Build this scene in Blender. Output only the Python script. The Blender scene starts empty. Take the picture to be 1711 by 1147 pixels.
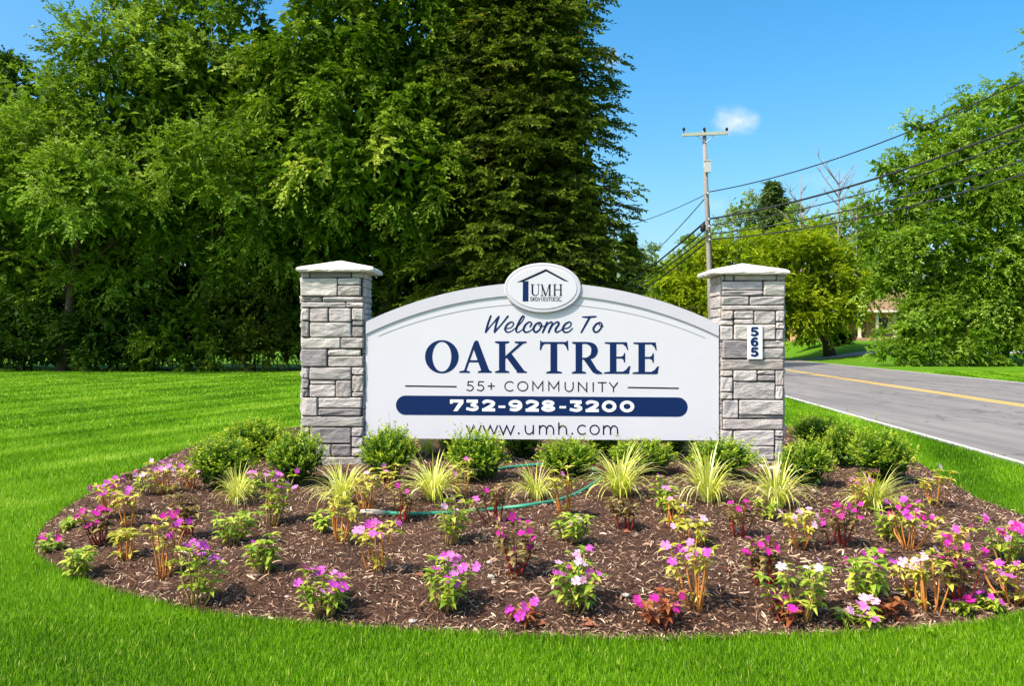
import bpy, math, random
import numpy as np
from mathutils import Vector, Matrix, Euler
from mathutils.geometry import tessellate_polygon

random.seed(7)
SC = bpy.context.scene
COL = SC.collection

# ------------------------------------------------------------------ camera
F = 1343.0            # focal length in photo pixels (photo is 1711 wide)
CXP, HZ = 855.5, 568.0
CAMZ = 1.6
cam_d = bpy.data.cameras.new('camera')
cam = bpy.data.objects.new('camera', cam_d); COL.objects.link(cam)
cam.location = (0, 0, CAMZ); cam.rotation_euler = (math.radians(90), 0, 0)
cam_d.sensor_width = 36.0; cam_d.lens = F / 1711 * 36.0
cam_d.shift_y = -(573.5 - HZ) / 1711
cam_d.clip_start = 0.05; cam_d.clip_end = 6000
SC.camera = cam

# ------------------------------------------------------------------ light
SUN_TO = Vector((-0.66, -0.46, 1.05)).normalized()      # towards the sun
elev = math.asin(SUN_TO.z); azim = math.atan2(SUN_TO.x, SUN_TO.y)
world = bpy.data.worlds.new("World"); SC.world = world
world.use_nodes = True
nt = world.node_tree; nt.nodes.clear()
wo = nt.nodes.new('ShaderNodeOutputWorld')
bg = nt.nodes.new('ShaderNodeBackground'); bg.inputs['Strength'].default_value = 0.145
sky = nt.nodes.new('ShaderNodeTexSky'); sky.sky_type = 'NISHITA'; sky.sun_disc = False
sky.sun_elevation = elev; sky.sun_rotation = azim % (2 * math.pi)
sky.altitude = 0; sky.air_density = 1.0; sky.dust_density = 3.2; sky.ozone_density = 2.5
hs = nt.nodes.new('ShaderNodeHueSaturation')
hs.inputs['Saturation'].default_value = 1.45; hs.inputs['Hue'].default_value = 0.488; hs.inputs['Value'].default_value = 1.18
nt.links.new(sky.outputs['Color'], hs.inputs['Color'])
# small fair-weather puffs, laid out by direction in the sky
geo = nt.nodes.new('ShaderNodeTexCoord')
def cloud_mask(px, py, rx, ry, seed, gain):
    """soft puff round one direction, broken up by noise"""
    d = Vector(((px - CXP) / F, 1, (HZ - py) / F)).normalized()
    sub = nt.nodes.new('ShaderNodeVectorMath'); sub.operation = 'SUBTRACT'
    sub.inputs[1].default_value = d
    nt.links.new(geo.outputs['Generated'], sub.inputs[0])
    mp = nt.nodes.new('ShaderNodeVectorMath'); mp.operation = 'MULTIPLY'
    mp.inputs[1].default_value = (F / rx, F / rx, F / ry)
    nt.links.new(sub.outputs[0], mp.inputs[0])
    ln = nt.nodes.new('ShaderNodeVectorMath'); ln.operation = 'LENGTH'
    nt.links.new(mp.outputs[0], ln.inputs[0])
    nz = nt.nodes.new('ShaderNodeTexNoise'); nz.inputs['Scale'].default_value = 38 + seed
    nz.inputs['Detail'].default_value = 5; nz.inputs['Roughness'].default_value = 0.62
    nt.links.new(geo.outputs['Generated'], nz.inputs['Vector'])
    ad = nt.nodes.new('ShaderNodeMath'); ad.operation = 'MULTIPLY_ADD'
    ad.inputs[1].default_value = 1.3; ad.inputs[2].default_value = -0.55
    nt.links.new(nz.outputs['Fac'], ad.inputs[0])
    s = nt.nodes.new('ShaderNodeMath'); s.operation = 'ADD'
    nt.links.new(ln.outputs['Value'], s.inputs[0]); nt.links.new(ad.outputs[0], s.inputs[1])
    mr = nt.nodes.new('ShaderNodeMapRange'); mr.interpolation_type = 'SMOOTHSTEP'
    mr.inputs['From Min'].default_value = 1.0; mr.inputs['From Max'].default_value = -0.25
    mr.inputs['To Min'].default_value = 0; mr.inputs['To Max'].default_value = gain
    nt.links.new(s.outputs[0], mr.inputs['Value'])
    return mr.outputs['Result']
col = hs.outputs['Color']
for (px, py, rx, ry, sd, g) in [(1231, 201, 47, 30, 0, 0.75), (1020, 97, 26, 22, 9, 0.3),
                                (1385, 300, 60, 20, 5, 0.12), (1195, 345, 40, 22, 3, 0.15)]:
    m = cloud_mask(px, py, rx, ry, sd, g)
    mx = nt.nodes.new('ShaderNodeMix'); mx.data_type = 'RGBA'
    nt.links.new(m, mx.inputs['Factor']); nt.links.new(col, mx.inputs['A'])
    mx.inputs['B'].default_value = (5.6, 5.3, 5.9, 1)
    col = mx.outputs['Result']
nt.links.new(col, bg.inputs['Color']); nt.links.new(bg.outputs[0], wo.inputs['Surface'])

sun_d = bpy.data.lights.new('sun', 'SUN'); sun_d.energy = 4.4; sun_d.angle = math.radians(0.53)
sun_d.color = (1.0, 0.93, 0.82)
sun = bpy.data.objects.new('sun', sun_d); COL.objects.link(sun)
sun.location = (-20, -20, 40)
sun.rotation_euler = SUN_TO.to_track_quat('Z', 'Y').to_euler()

vs = SC.view_settings
SC.display_settings.display_device = 'sRGB'
vs.view_transform = 'Standard'; vs.look = 'None'; vs.exposure = 0.67; vs.gamma = 1.0
vs.use_curve_mapping = False
SC.cycles.max_bounces = 8; SC.cycles.diffuse_bounces = 4; SC.cycles.transmission_bounces = 6
SC.cycles.transparent_max_bounces = 8
SC.cycles.use_denoising = True

# ------------------------------------------------------------------ helpers
def smooth(a, b, x):
    t = np.clip((np.asarray(x, float) - a) / (b - a), 0, 1)
    return t * t * (3 - 2 * t)

def tag(o, label=None, cat=None, group=None, kind=None):
    if label: o['label'] = label
    if cat: o['category'] = cat
    if group: o['group'] = group
    if kind: o['kind'] = kind
    return o

def empty(name, loc, label, cat, group=None, rz=0):
    o = bpy.data.objects.new(name, None); COL.objects.link(o)
    o.location = loc; o.rotation_euler = (0, 0, rz); o.empty_display_size = 0.1
    return tag(o, label, cat, group)

def link(name, me, parent=None, loc=None):
    o = bpy.data.objects.new(name, me); COL.objects.link(o)
    if parent is not None: o.parent = parent
    if loc is not None: o.location = loc
    return o

def np_mesh(name, v, faces, mat, tint=None, smooth_sh=False):
    """v (N,3); faces (M,k) int array, or list of such arrays"""
    me = bpy.data.meshes.new(name)
    v = np.asarray(v, np.float32).reshape(-1, 3)
    fl = faces if isinstance(faces, list) else [faces]
    fl = [np.asarray(f, np.int32) for f in fl if len(f)]
    loops = np.concatenate([f.ravel() for f in fl])
    tot = np.concatenate([np.full(len(f), f.shape[1], np.int32) for f in fl])
    start = np.concatenate([[0], np.cumsum(tot)[:-1]]).astype(np.int32)
    me.vertices.add(len(v)); me.vertices.foreach_set('co', v.ravel())
    me.loops.add(len(loops)); me.loops.foreach_set('vertex_index', loops)
    me.polygons.add(len(tot)); me.polygons.foreach_set('loop_start', start)
    me.polygons.foreach_set('loop_total', tot)
    me.polygons.foreach_set('use_smooth', np.full(len(tot), smooth_sh))
    if tint is not None:
        a = me.attributes.new('tint', 'FLOAT', 'POINT')
        a.data.foreach_set('value', np.asarray(tint, np.float32).ravel())
    me.materials.append(mat)
    me.update(calc_edges=True)
    return me

class MB:
    """collects polygons for one mesh"""
    def __init__(s): s.v = []; s.f = []; s.t = []
    def add(s, vs_, fs, t=0.5):
        b = len(s.v); s.v += [tuple(p) for p in vs_]; s.f += [tuple(i + b for i in f) for f in fs]
        s.t += [t] * len(vs_)
    def box(s, x0, x1, y0, y1, z0, z1):
        s.add([(x0,y0,z0),(x1,y0,z0),(x1,y1,z0),(x0,y1,z0),(x0,y0,z1),(x1,y0,z1),(x1,y1,z1),(x0,y1,z1)],
              [(0,3,2,1),(4,5,6,7),(0,1,5,4),(1,2,6,5),(2,3,7,6),(3,0,4,7)])
    def tube(s, pts, rad, n=6, caps=True, t=0.5):
        pts = [Vector(p) for p in pts]
        if not hasattr(rad, '__len__'): rad = [rad] * len(pts)
        vs_, fs = [], []
        up = Vector((0.13, 0.21, 1)).normalized()
        u = None
        for i, p in enumerate(pts):
            d = (pts[min(i+1, len(pts)-1)] - pts[max(i-1, 0)]).normalized()
            if u is None:
                ref = up if abs(d.dot(up)) < 0.9 else Vector((1, 0, 0))
                u = d.cross(ref).normalized()
            else:
                u = (u - d * u.dot(d)).normalized()
            w = d.cross(u)
            for k in range(n):
                a = 2 * math.pi * k / n
                vs_.append(p + (u * math.cos(a) + w * math.sin(a)) * rad[i])
        for i in range(len(pts) - 1):
            for k in range(n):
                a, b = i * n + k, i * n + (k + 1) % n
                fs.append((a, b, b + n, a + n))
        if caps:
            fs.append(tuple(range(n - 1, -1, -1)))
            fs.append(tuple(range((len(pts) - 1) * n, len(pts) * n)))
        s.add(vs_, fs, t)
    def mesh(s, name, mat, smooth_sh=False, tint=False):
        me = bpy.data.meshes.new(name)
        me.from_pydata(s.v, [], s.f)
        if smooth_sh: me.polygons.foreach_set('use_smooth', [True] * len(me.polygons))
        if tint:
            a = me.attributes.new('tint', 'FLOAT', 'POINT'); a.data.foreach_set('value', s.t)
        me.materials.append(mat); me.update()
        return me
    def build(s, name, mat, parent=None, smooth_sh=False, tint=False):
        return link(name, s.mesh(name, mat, smooth_sh, tint), parent)

def catmull(pts, n=6, closed=False):
    P = [np.array(p, float) for p in pts]; out = []
    N = len(P)
    rng_ = range(N) if closed else range(N - 1)
    for i in rng_:
        if closed: p0, p1, p2, p3 = P[(i-1) % N], P[i], P[(i+1) % N], P[(i+2) % N]
        else: p0, p1, p2, p3 = P[max(i-1,0)], P[i], P[i+1], P[min(i+2,N-1)]
        for k in range(n):
            t = k / n
            out.append(0.5*((2*p1)+(-p0+p2)*t+(2*p0-5*p1+4*p2-p3)*t*t+(-p0+3*p1-3*p2+p3)*t**3))
    if not closed: out.append(P[-1])
    return out

# ------------------------------------------------------------------ materials
def new_mat(name):
    m = bpy.data.materials.new(name); m.use_nodes = True
    n = m.node_tree; n.nodes.clear()
    o = n.nodes.new('ShaderNodeOutputMaterial'); p = n.nodes.new('ShaderNodeBsdfPrincipled')
    n.links.new(p.outputs[0], o.inputs['Surface'])
    return m, n, p, o
def N(n, t, **kw):
    x = n.nodes.new(t)
    for k, v in kw.items():
        if k in x.inputs: x.inputs[k].default_value = v
        else: setattr(x, k, v)
    return x
def ramp(n, stops, fac):
    r = n.nodes.new('ShaderNodeValToRGB'); e = r.color_ramp.elements
    while len(e) < len(stops): e.new(0.5)
    for i, (pos, c) in enumerate(stops):
        e[i].position = pos; e[i].color = (*c, 1)
    n.links.new(fac, r.inputs[0]); return r.outputs[0]
def plain(name, c, rough=0.6, spec=0.3, noise=0.0, scale=8, bump=0, bscale=60, metal=0):
    m, n, p, o = new_mat(name)
    p.inputs['Roughness'].default_value = rough; p.inputs['Metallic'].default_value = metal
    p.inputs['Specular IOR Level'].default_value = spec
    p.inputs['Base Color'].default_value = (*c, 1)
    tc = N(n, 'ShaderNodeTexCoord')
    if noise:
        nz = N(n, 'ShaderNodeTexNoise', Scale=scale, Detail=6.0, Roughness=0.65)
        n.links.new(tc.outputs['Object'], nz.inputs['Vector'])
        lo = tuple(x * (1 - noise) for x in c); hi = tuple(min(1, x * (1 + noise)) for x in c)
        n.links.new(ramp(n, [(0.25, lo), (0.75, hi)], nz.outputs['Fac']), p.inputs['Base Color'])
    if bump:
        nb = N(n, 'ShaderNodeTexNoise', Scale=bscale, Detail=5.0)
        n.links.new(tc.outputs['Object'], nb.inputs['Vector'])
        b = N(n, 'ShaderNodeBump', Strength=bump, Distance=0.01)
        n.links.new(nb.outputs['Fac'], b.inputs['Height']); n.links.new(b.outputs[0], p.inputs['Normal'])
    return m
def leafy(name, stops, trans=0.35, rough=0.45, spec=0.35, tcol=1.3, use_random=False):
    """leaf: colour varies leaf by leaf (attribute or object random), light comes through"""
    m, n, p, o = new_mat(name)
    if use_random:
        a = N(n, 'ShaderNodeObjectInfo'); fac = a.outputs['Random']
    else:
        a = N(n, 'ShaderNodeAttribute', attribute_name='tint'); fac = a.outputs['Fac']
    c = ramp(n, stops, fac)
    n.links.new(c, p.inputs['Base Color'])
    p.inputs['Roughness'].default_value = rough; p.inputs['Specular IOR Level'].default_value = spec
    t = N(n, 'ShaderNodeBsdfTranslucent')
    mu = N(n, 'ShaderNodeMix', data_type='RGBA', blend_type='MULTIPLY')
    mu.inputs['Factor'].default_value = 1.0
    n.links.new(c, mu.inputs['A']); mu.inputs['B'].default_value = (tcol, tcol * 1.05, tcol * 0.45, 1)
    n.links.new(mu.outputs['Result'], t.inputs['Color'])
    mx = N(n, 'ShaderNodeMixShader'); mx.inputs[0].default_value = trans
    n.links.new(p.outputs[0], mx.inputs[1]); n.links.new(t.outputs[0], mx.inputs[2])
    n.links.new(mx.outputs[0], o.inputs['Surface'])
    return m

# ------------------------------------------------------------------ terrain functions
RU = np.array([121.5 / F, 1.0]); RU /= np.linalg.norm(RU)      # road direction
RN = np.array([RU[1], -RU[0]])                                 # to the right of the road
S_NEAR, S_YEL, S_FAR = 5.60, 10.48, 15.96
def road_s(x, y): return x * RN[0] + y * RN[1]
def ground_z(x, y):
    return 1.5 * smooth(52, 76, y) * smooth(S_FAR + 0.8, S_FAR + 7, road_s(x, y))

def W(px, py, Y):          # photo point at distance Y
    return Vector(((px - CXP) / F * Y, Y, CAMZ - (py - HZ) / F * Y))
def on_plane(px, py, z=0.0):
    Y = (CAMZ - z) * F / (py - HZ)
    return np.array([(px - CXP) / F * Y, Y])

bed_px = [(57,925),(64,895),(88,868),(140,832),(210,797),(268,770),(330,745),(420,728),(560,716),(760,709),(960,707),(1160,710),(1330,720),
          (1470,742),(1560,790),(1630,832),(1716,866),(1790,905),(1830,950),(1790,992),(1711,1027),(1600,1050),(1420,1063),(1150,1073),
          (1000,1073),(850,1067),(700,1060),(500,1047),(350,1030),(200,993),(110,961)]
bed_poly = np.array([p for p in catmull([on_plane(*p) for p in bed_px], 8, True)])
def in_poly(x, y, poly):
    x = np.asarray(x, float); y = np.asarray(y, float); ins = np.zeros(x.shape, bool)
    n = len(poly)
    for i in range(n):
        x0, y0 = poly[i]; x1, y1 = poly[(i + 1) % n]
        if y0 == y1: continue
        c = ((y0 > y) != (y1 > y)) & (x < (x1 - x0) * (y - y0) / (y1 - y0) + x0)
        ins ^= c
    return ins
def edge_dist(x, y, poly):
    x = np.asarray(x, float); y = np.asarray(y, float); d = np.full(x.shape, 1e9)
    n = len(poly)
    for i in range(n):
        a = poly[i]; b = poly[(i + 1) % n]; ab = b - a; L = ab @ ab + 1e-12
        t = np.clip(((x - a[0]) * ab[0] + (y - a[1]) * ab[1]) / L, 0, 1)
        d = np.minimum(d, np.hypot(x - a[0] - t * ab[0], y - a[1] - t * ab[1]))
    return d
def bed_z(x, y):
    x = np.asarray(x, float); y = np.asarray(y, float)
    d = edge_dist(x, y, bed_poly)
    n = 0.012 * np.sin(3.1 * x + 1.7 * np.sin(2.3 * y)) + 0.010 * np.sin(5.3 * y + 2.1 * np.sin(4.1 * x)) + 0.006 * np.sin(11 * x + 7 * y)
    return 0.008 + 0.10 * smooth(0, 0.6, d) + n * smooth(0.05, 0.4, d)
def place(px, py):         # photo point on the mulch
    z = 0.1
    for _ in range(3):
        p = on_plane(px, py, z); z = float(bed_z(p[0], p[1]))
    return Vector((p[0], p[1], z))

# ------------------------------------------------------------------ ground, road
def ground_material():
    m, n, p, o = new_mat('lawn_ground')
    tc = N(n, 'ShaderNodeTexCoord')
    a = N(n, 'ShaderNodeTexNoise', Scale=0.6, Detail=8.0, Roughness=0.7)
    b = N(n, 'ShaderNodeTexNoise', Scale=14.0, Detail=5.0, Roughness=0.7)
    for x in (a, b): n.links.new(tc.outputs['Object'], x.inputs['Vector'])
    add = N(n, 'ShaderNodeMath', operation='MULTIPLY_ADD'); add.inputs[1].default_value = 0.5
    n.links.new(b.outputs['Fac'], add.inputs[0])
    ha = N(n, 'ShaderNodeMath', operation='MULTIPLY'); ha.inputs[1].default_value = 0.5
    n.links.new(a.outputs['Fac'], ha.inputs[0]); n.links.new(ha.outputs[0], add.inputs[2])
    n.links.new(ramp(n, [(0.3, (0.045, 0.12, 0.004)), (0.5, (0.080, 0.19, 0.005)), (0.72, (0.14, 0.27, 0.012))], add.outputs[0]), p.inputs['Base Color'])
    p.inputs['Roughness'].default_value = 0.9; p.inputs['Specular IOR Level'].default_value = 0.1
    bp = N(n, 'ShaderNodeBump', Strength=0.6, Distance=0.03)
    n.links.new(b.outputs['Fac'], bp.inputs['Height']); n.links.new(bp.outputs[0], p.inputs['Normal'])
    return m
gx = np.concatenate([[-2500, -900, -300, -120], np.arange(-60, 61, 1.0), [80, 120, 300, 900, 2500]])
gy = np.concatenate([[-600, -150, -40, -10], np.arange(0, 121, 1.5), [140, 200, 400, 900, 2500]])
GX, GY = np.meshgrid(gx, gy); GZ = ground_z(GX, GY)
nx, ny = len(gx), len(gy)
idx = np.arange(nx * ny).reshape(ny, nx)
quads = np.stack([idx[:-1, :-1], idx[:-1, 1:], idx[1:, 1:], idx[1:, :-1]], -1).reshape(-1, 4)
g = link('ground', np_mesh('ground', np.stack([GX, GY, GZ], -1), quads, ground_material(), smooth_sh=True))
tag(g, kind='structure')

def road_pt(s, t, z): return (RN[0] * s + RU[0] * t, RN[1] * s + RU[1] * t, z)
def strip(name, s0, s1, t0, t1, z, mat, n=40, parent=None, thick=0):
    b = MB()
    for i in range(n):
        a0 = t0 + (t1 - t0) * i / n; a1 = t0 + (t1 - t0) * (i + 1) / n
        b.add([road_pt(s0, a0, z), road_pt(s1, a0, z), road_pt(s1, a1, z), road_pt(s0, a1, z)], [(0, 1, 2, 3)])
    return b.build(name, mat, parent)
def asphalt_material():
    m, n, p, o = new_mat('asphalt')
    tc = N(n, 'ShaderNodeTexCoord')
    a = N(n, 'ShaderNodeTexNoise', Scale=70.0, Detail=6.0, Roughness=0.8)
    b = N(n, 'ShaderNodeTexNoise', Scale=0.9, Detail=4.0, Roughness=0.6)
    n.links.new(tc.outputs['Object'], a.inputs['Vector'])
    mp = N(n, 'ShaderNodeMapping'); mp.inputs['Scale'].default_value = (2.2, 0.22, 1); mp.inputs['Rotation'].default_value = (0, 0, 0.09)
    n.links.new(tc.outputs['Object'], mp.inputs['Vector']); n.links.new(mp.outputs[0], b.inputs['Vector'])
    c = ramp(n, [(0.25, (0.125, 0.118, 0.112)), (0.75, (0.285, 0.268, 0.250))], a.outputs['Fac'])
    c2 = ramp(n, [(0.3, (0.68, 0.67, 0.68)), (0.7, (1.12, 1.10, 1.08))], b.outputs['Fac'])
    mu = N(n, 'ShaderNodeMix', data_type='RGBA', blend_type='MULTIPLY'); mu.inputs['Factor'].default_value = 1
    n.links.new(c, mu.inputs['A']); n.links.new(c2, mu.inputs['B'])
    # cracks: thin dark lines
    v = N(n, 'ShaderNodeTexVoronoi', feature='DISTANCE_TO_EDGE', Scale=0.33)
    nd = N(n, 'ShaderNodeTexNoise', Scale=1.5, Detail=5.0)
    n.links.new(tc.outputs['Object'], nd.inputs['Vector'])
    av = N(n, 'ShaderNodeVectorMath', operation='MULTIPLY_ADD'); av.inputs[1].default_value = (1.6, 1.6, 1.6)
    n.links.new(nd.outputs['Color'], av.inputs[0]); n.links.new(tc.outputs['Object'], av.inputs[2])
    n.links.new(av.outputs[0], v.inputs['Vector'])
    cr = ramp(n, [(0.0, (0.35, 0.35, 0.35)), (0.014, (1, 1, 1))], v.outputs['Distance'])
    m2 = N(n, 'ShaderNodeMix', data_type='RGBA', blend_type='MULTIPLY'); m2.inputs['Factor'].default_value = 0.8
    n.links.new(mu.outputs['Result'], m2.inputs['A']); n.links.new(cr, m2.inputs['B'])
    n.links.new(m2.outputs['Result'], p.inputs['Base Color'])
    p.inputs['Roughness'].default_value = 0.85; p.inputs['Specular IOR Level'].default_value = 0.25
    bp = N(n, 'ShaderNodeBump', Strength=0.35, Distance=0.006)
    n.links.new(a.outputs['Fac'], bp.inputs['Height']); n.links.new(bp.outputs[0], p.inputs['Normal'])
    return m
M_ASPH = asphalt_material()
M_WLINE = plain('white_road_paint', (0.58, 0.56, 0.52), 0.7, 0.2, 0.22, 6)
M_YLINE = plain('yellow_road_paint', (0.74, 0.48, 0.07), 0.7, 0.2, 0.2, 6)
tag(strip('road', S_NEAR - 0.14, S_FAR + 0.22, -40, 400, 0.014, M_ASPH, 60), kind='structure')
for s0, s1, mt in [(S_NEAR - 0.055, S_NEAR + 0.055, M_WLINE), (S_FAR - 0.07, S_FAR + 0.07, M_WLINE),
                   (S_YEL - 0.19, S_YEL - 0.07, M_YLINE), (S_YEL + 0.07, S_YEL + 0.19, M_YLINE)]:
    tag(strip('road_marking', s0, s1, -40, 400, 0.019, mt, 60), kind='structure')
# side drive beyond the road
b = MB()
for i in range(24):
    for (ya, yb) in ((61.6, 62.6), (62.6, 63.6)):
        s0 = S_FAR + 0.24 + i * 1.5; s1 = s0 + 1.5
        q = []
        for (s, yy) in ((s0, ya), (s1, ya), (s1, yb), (s0, yb)):
            x = (s - RN[1] * yy) / RN[0]
            q.append((x, yy, float(ground_z(x, yy)) + 0.03))
        b.add(q, [(0, 1, 2, 3)])
tag(b.build('driveway', plain('driveway_concrete', (0.33, 0.32, 0.30), 0.9, 0.1, 0.12, 3)), kind='structure')

# ------------------------------------------------------------------ mulch bed
def mulch_material():
    m, n, p, o = new_mat('mulch')
    tc = N(n, 'ShaderNodeTexCoord')
    a = N(n, 'ShaderNodeTexNoise', Scale=45.0, Detail=7.0, Roughness=0.75)
    b = N(n, 'ShaderNodeTexNoise', Scale=2.2, Detail=3.0)
    for x in (a, b): n.links.new(tc.outputs['Object'], x.inputs['Vector'])
    c = ramp(n, [(0.3, (0.032, 0.019, 0.013)), (0.5, (0.095, 0.054, 0.036)), (0.75, (0.20, 0.118, 0.075))], a.outputs['Fac'])
    d = ramp(n, [(0.3, (0.75, 0.72, 0.72)), (0.7, (1.2, 1.1, 1.05))], b.outputs['Fac'])
    mu = N(n, 'ShaderNodeMix', data_type='RGBA', blend_type='MULTIPLY'); mu.inputs['Factor'].default_value = 1
    n.links.new(c, mu.inputs['A']); n.links.new(d, mu.inputs['B'])
    n.links.new(mu.outputs['Result'], p.inputs['Base Color'])
    p.inputs['Roughness'].default_value = 0.95; p.inputs['Specular IOR Level'].default_value = 0.1
    bp = N(n, 'ShaderNodeBump', Strength=1.0, Distance=0.03)
    n.links.new(a.outputs['Fac'], bp.inputs['Height']); n.links.new(bp.outputs[0], p.inputs['Normal'])
    return m
rng = np.random.default_rng(11)
bc = bed_poly.mean(0); bc[1] = 7.3; rings = 44
vv, ff = [], []
nb = len(bed_poly)
for k in range(rings + 1):
    f = 1 - (k / rings) * 0.985
    vv.append(np.stack([bc[0] + (bed_poly[:, 0] - bc[0]) * f, bc[1] + (bed_poly[:, 1] - bc[1]) * f], -1))
vv = np.concatenate(vv); zz = bed_z(vv[:, 0], vv[:, 1]) + rng.normal(0, 0.006, len(vv)) * smooth(0, 0.1, edge_dist(vv[:, 0], vv[:, 1], bed_poly))
zz[:nb] = 0.004
ii = np.arange(nb)
for k in range(rings):
    a = k * nb + ii; bb = k * nb + (ii + 1) % nb
    ff.append(np.stack([a, bb, bb + nb, a + nb], -1))
me = np_mesh('mulch_bed', np.column_stack([vv, zz]), [np.concatenate(ff), np.arange(rings * nb, (rings + 1) * nb).reshape(1, -1)], mulch_material(), smooth_sh=True)
tag(link('mulch_bed', me), kind='structure')

# loose bark chips, needles and straw
def scatter_bed(n, pad=0.02):
    lo, hi = bed_poly.min(0), bed_poly.max(0); out = []
    lo = np.maximum(lo, [-6, 0]); tot = 0
    while tot < n:
        y = lo[1] + (hi[1] - lo[1]) * rng.random(n) ** 1.7; x = lo[0] + (hi[0] - lo[0]) * rng.random(n)
        k = in_poly(x, y, bed_poly) & (np.abs(x) < 0.66 * y + 0.5)
        out.append(np.column_stack([x[k], y[k]])); tot += int(k.sum())
    return np.concatenate(out)[:n]
nC = 105000
pc = scatter_bed(nC); pz = bed_z(pc[:, 0], pc[:, 1])
big = rng.random(nC) < 0.10
Lc = np.where(big, rng.uniform(0.03, 0.085, nC), rng.uniform(0.015, 0.05, nC)) * 0.5
Wc = np.where(big, rng.uniform(0.006, 0.015, nC), rng.uniform(0.0024, 0.006, nC)) * 0.5
an = rng.random(nC) * 2 * np.pi; pit = rng.normal(0, 0.35, nC); rol = rng.normal(0, 0.8, nC)
d = np.column_stack([np.cos(an) * np.cos(pit), np.sin(an) * np.cos(pit), np.sin(pit)])
sd = np.column_stack([-np.sin(an), np.cos(an), np.zeros(nC)]) * np.cos(rol)[:, None] + np.array([0, 0, 1.0]) * np.sin(rol)[:, None]
c0 = np.column_stack([pc, pz + rng.uniform(0.004, 0.02, nC)])
bend = (rng.normal(0, 0.25, nC) * Lc)[:, None] * np.array([0, 0, 1.0])
V = np.stack([c0 - d * Lc[:, None] - sd * (Wc * .6)[:, None], c0 + sd * (-Wc)[:, None] + bend, c0 + d * Lc[:, None] - sd * (Wc * .5)[:, None],
              c0 + d * Lc[:, None] * .9 + sd * (Wc * .6)[:, None], c0 + sd * Wc[:, None] + bend, c0 - d * Lc[:, None] * .9 + sd * (Wc * .5)[:, None]], 1)
base = np.arange(nC)[:, None] * 6
fq = np.concatenate([base + np.array([[0, 1, 4, 5]]), base + np.array([[1, 2, 3, 4]])])
m_ch, n_, p_, o_ = new_mat('bark_chips')
at = N(n_, 'ShaderNodeAttribute', attribute_name='tint')
n_.links.new(ramp(n_, [(0.0, (0.045, 0.026, 0.018)), (0.3, (0.118, 0.066, 0.044)), (0.58, (0.245, 0.138, 0.086)), (0.8, (0.47, 0.31, 0.20)), (1.0, (0.72, 0.58, 0.43))], at.outputs['Fac']), p_.inputs['Base Color'])
p_.inputs['Roughness'].default_value = 0.85; p_.inputs['Specular IOR Level'].default_value = 0.15
tn = np.repeat(np.clip(rng.random(nC) * 0.9 + rng.random(nC) * 0.12, 0, 1), 6)
tag(link('bark_chips', np_mesh('bark_chips', V, fq, m_ch, tn)), 'brown and straw coloured bark chips strewn over the whole flower bed', 'bark chips', kind='stuff')

# ------------------------------------------------------------------ stone pillars
def stone_material():
    m, n, p, o = new_mat('cast_stone')
    tc = N(n, 'ShaderNodeTexCoord'); oi = N(n, 'ShaderNodeObjectInfo')
    off = N(n, 'ShaderNodeVectorMath', operation='MULTIPLY_ADD'); off.inputs[1].default_value = (1, 1, 1)
    sc_ = N(n, 'ShaderNodeMath', operation='MULTIPLY'); sc_.inputs[1].default_value = 50
    n.links.new(oi.outputs['Random'], sc_.inputs[0]); n.links.new(tc.outputs['Object'], off.inputs[0]); n.links.new(sc_.outputs[0], off.inputs[2])
    a = N(n, 'ShaderNodeTexNoise', Scale=7.0, Detail=6.0, Roughness=0.6, Distortion=0.6)
    mp = N(n, 'ShaderNodeMapping'); mp.inputs['Scale'].default_value = (1, 1, 2.2)
    n.links.new(off.outputs[0], mp.inputs['Vector']); n.links.new(mp.outputs[0], a.inputs['Vector'])
    b = N(n, 'ShaderNodeTexNoise', Scale=90.0, Detail=4.0)
    n.links.new(off.outputs[0], b.inputs['Vector'])
    c = ramp(n, [(0.25, (0.70, 0.68, 0.70)), (0.55, (1.0, 0.99, 0.98)), (0.8, (1.18, 1.15, 1.1))], a.outputs['Fac'])
    mu = N(n, 'ShaderNodeMix', data_type='RGBA', blend_type='MULTIPLY'); mu.inputs['Factor'].default_value = 1
    n.links.new(oi.outputs['Color'], mu.inputs['A']); n.links.new(c, mu.inputs['B'])
    n.links.new(mu.outputs['Result'], p.inputs['Base Color'])
    p.inputs['Roughness'].default_value = 0.9; p.inputs['Specular IOR Level'].default_value = 0.15
    mixh = N(n, 'ShaderNodeMath', operation='MULTIPLY_ADD'); mixh.inputs[1].default_value = 0.12
    n.links.new(b.outputs['Fac'], mixh.inputs[0]); n.links.new(a.outputs['Fac'], mixh.inputs[2])
    bp = N(n, 'ShaderNodeBump', Strength=0.8, Distance=0.035)
    n.links.new(mixh.outputs[0], bp.inputs['Height']); n.links.new(bp.outputs[0], p.inputs['Normal'])
    return m
M_STONE = stone_material()
M_MORTAR = plain('dark_mortar', (0.035, 0.032, 0.032), 0.95, 0.05, 0.2, 20)
M_CAP = plain('cap_limestone', (0.66, 0.62, 0.56), 0.85, 0.15, 0.08, 9, 0.6, 35)

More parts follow.
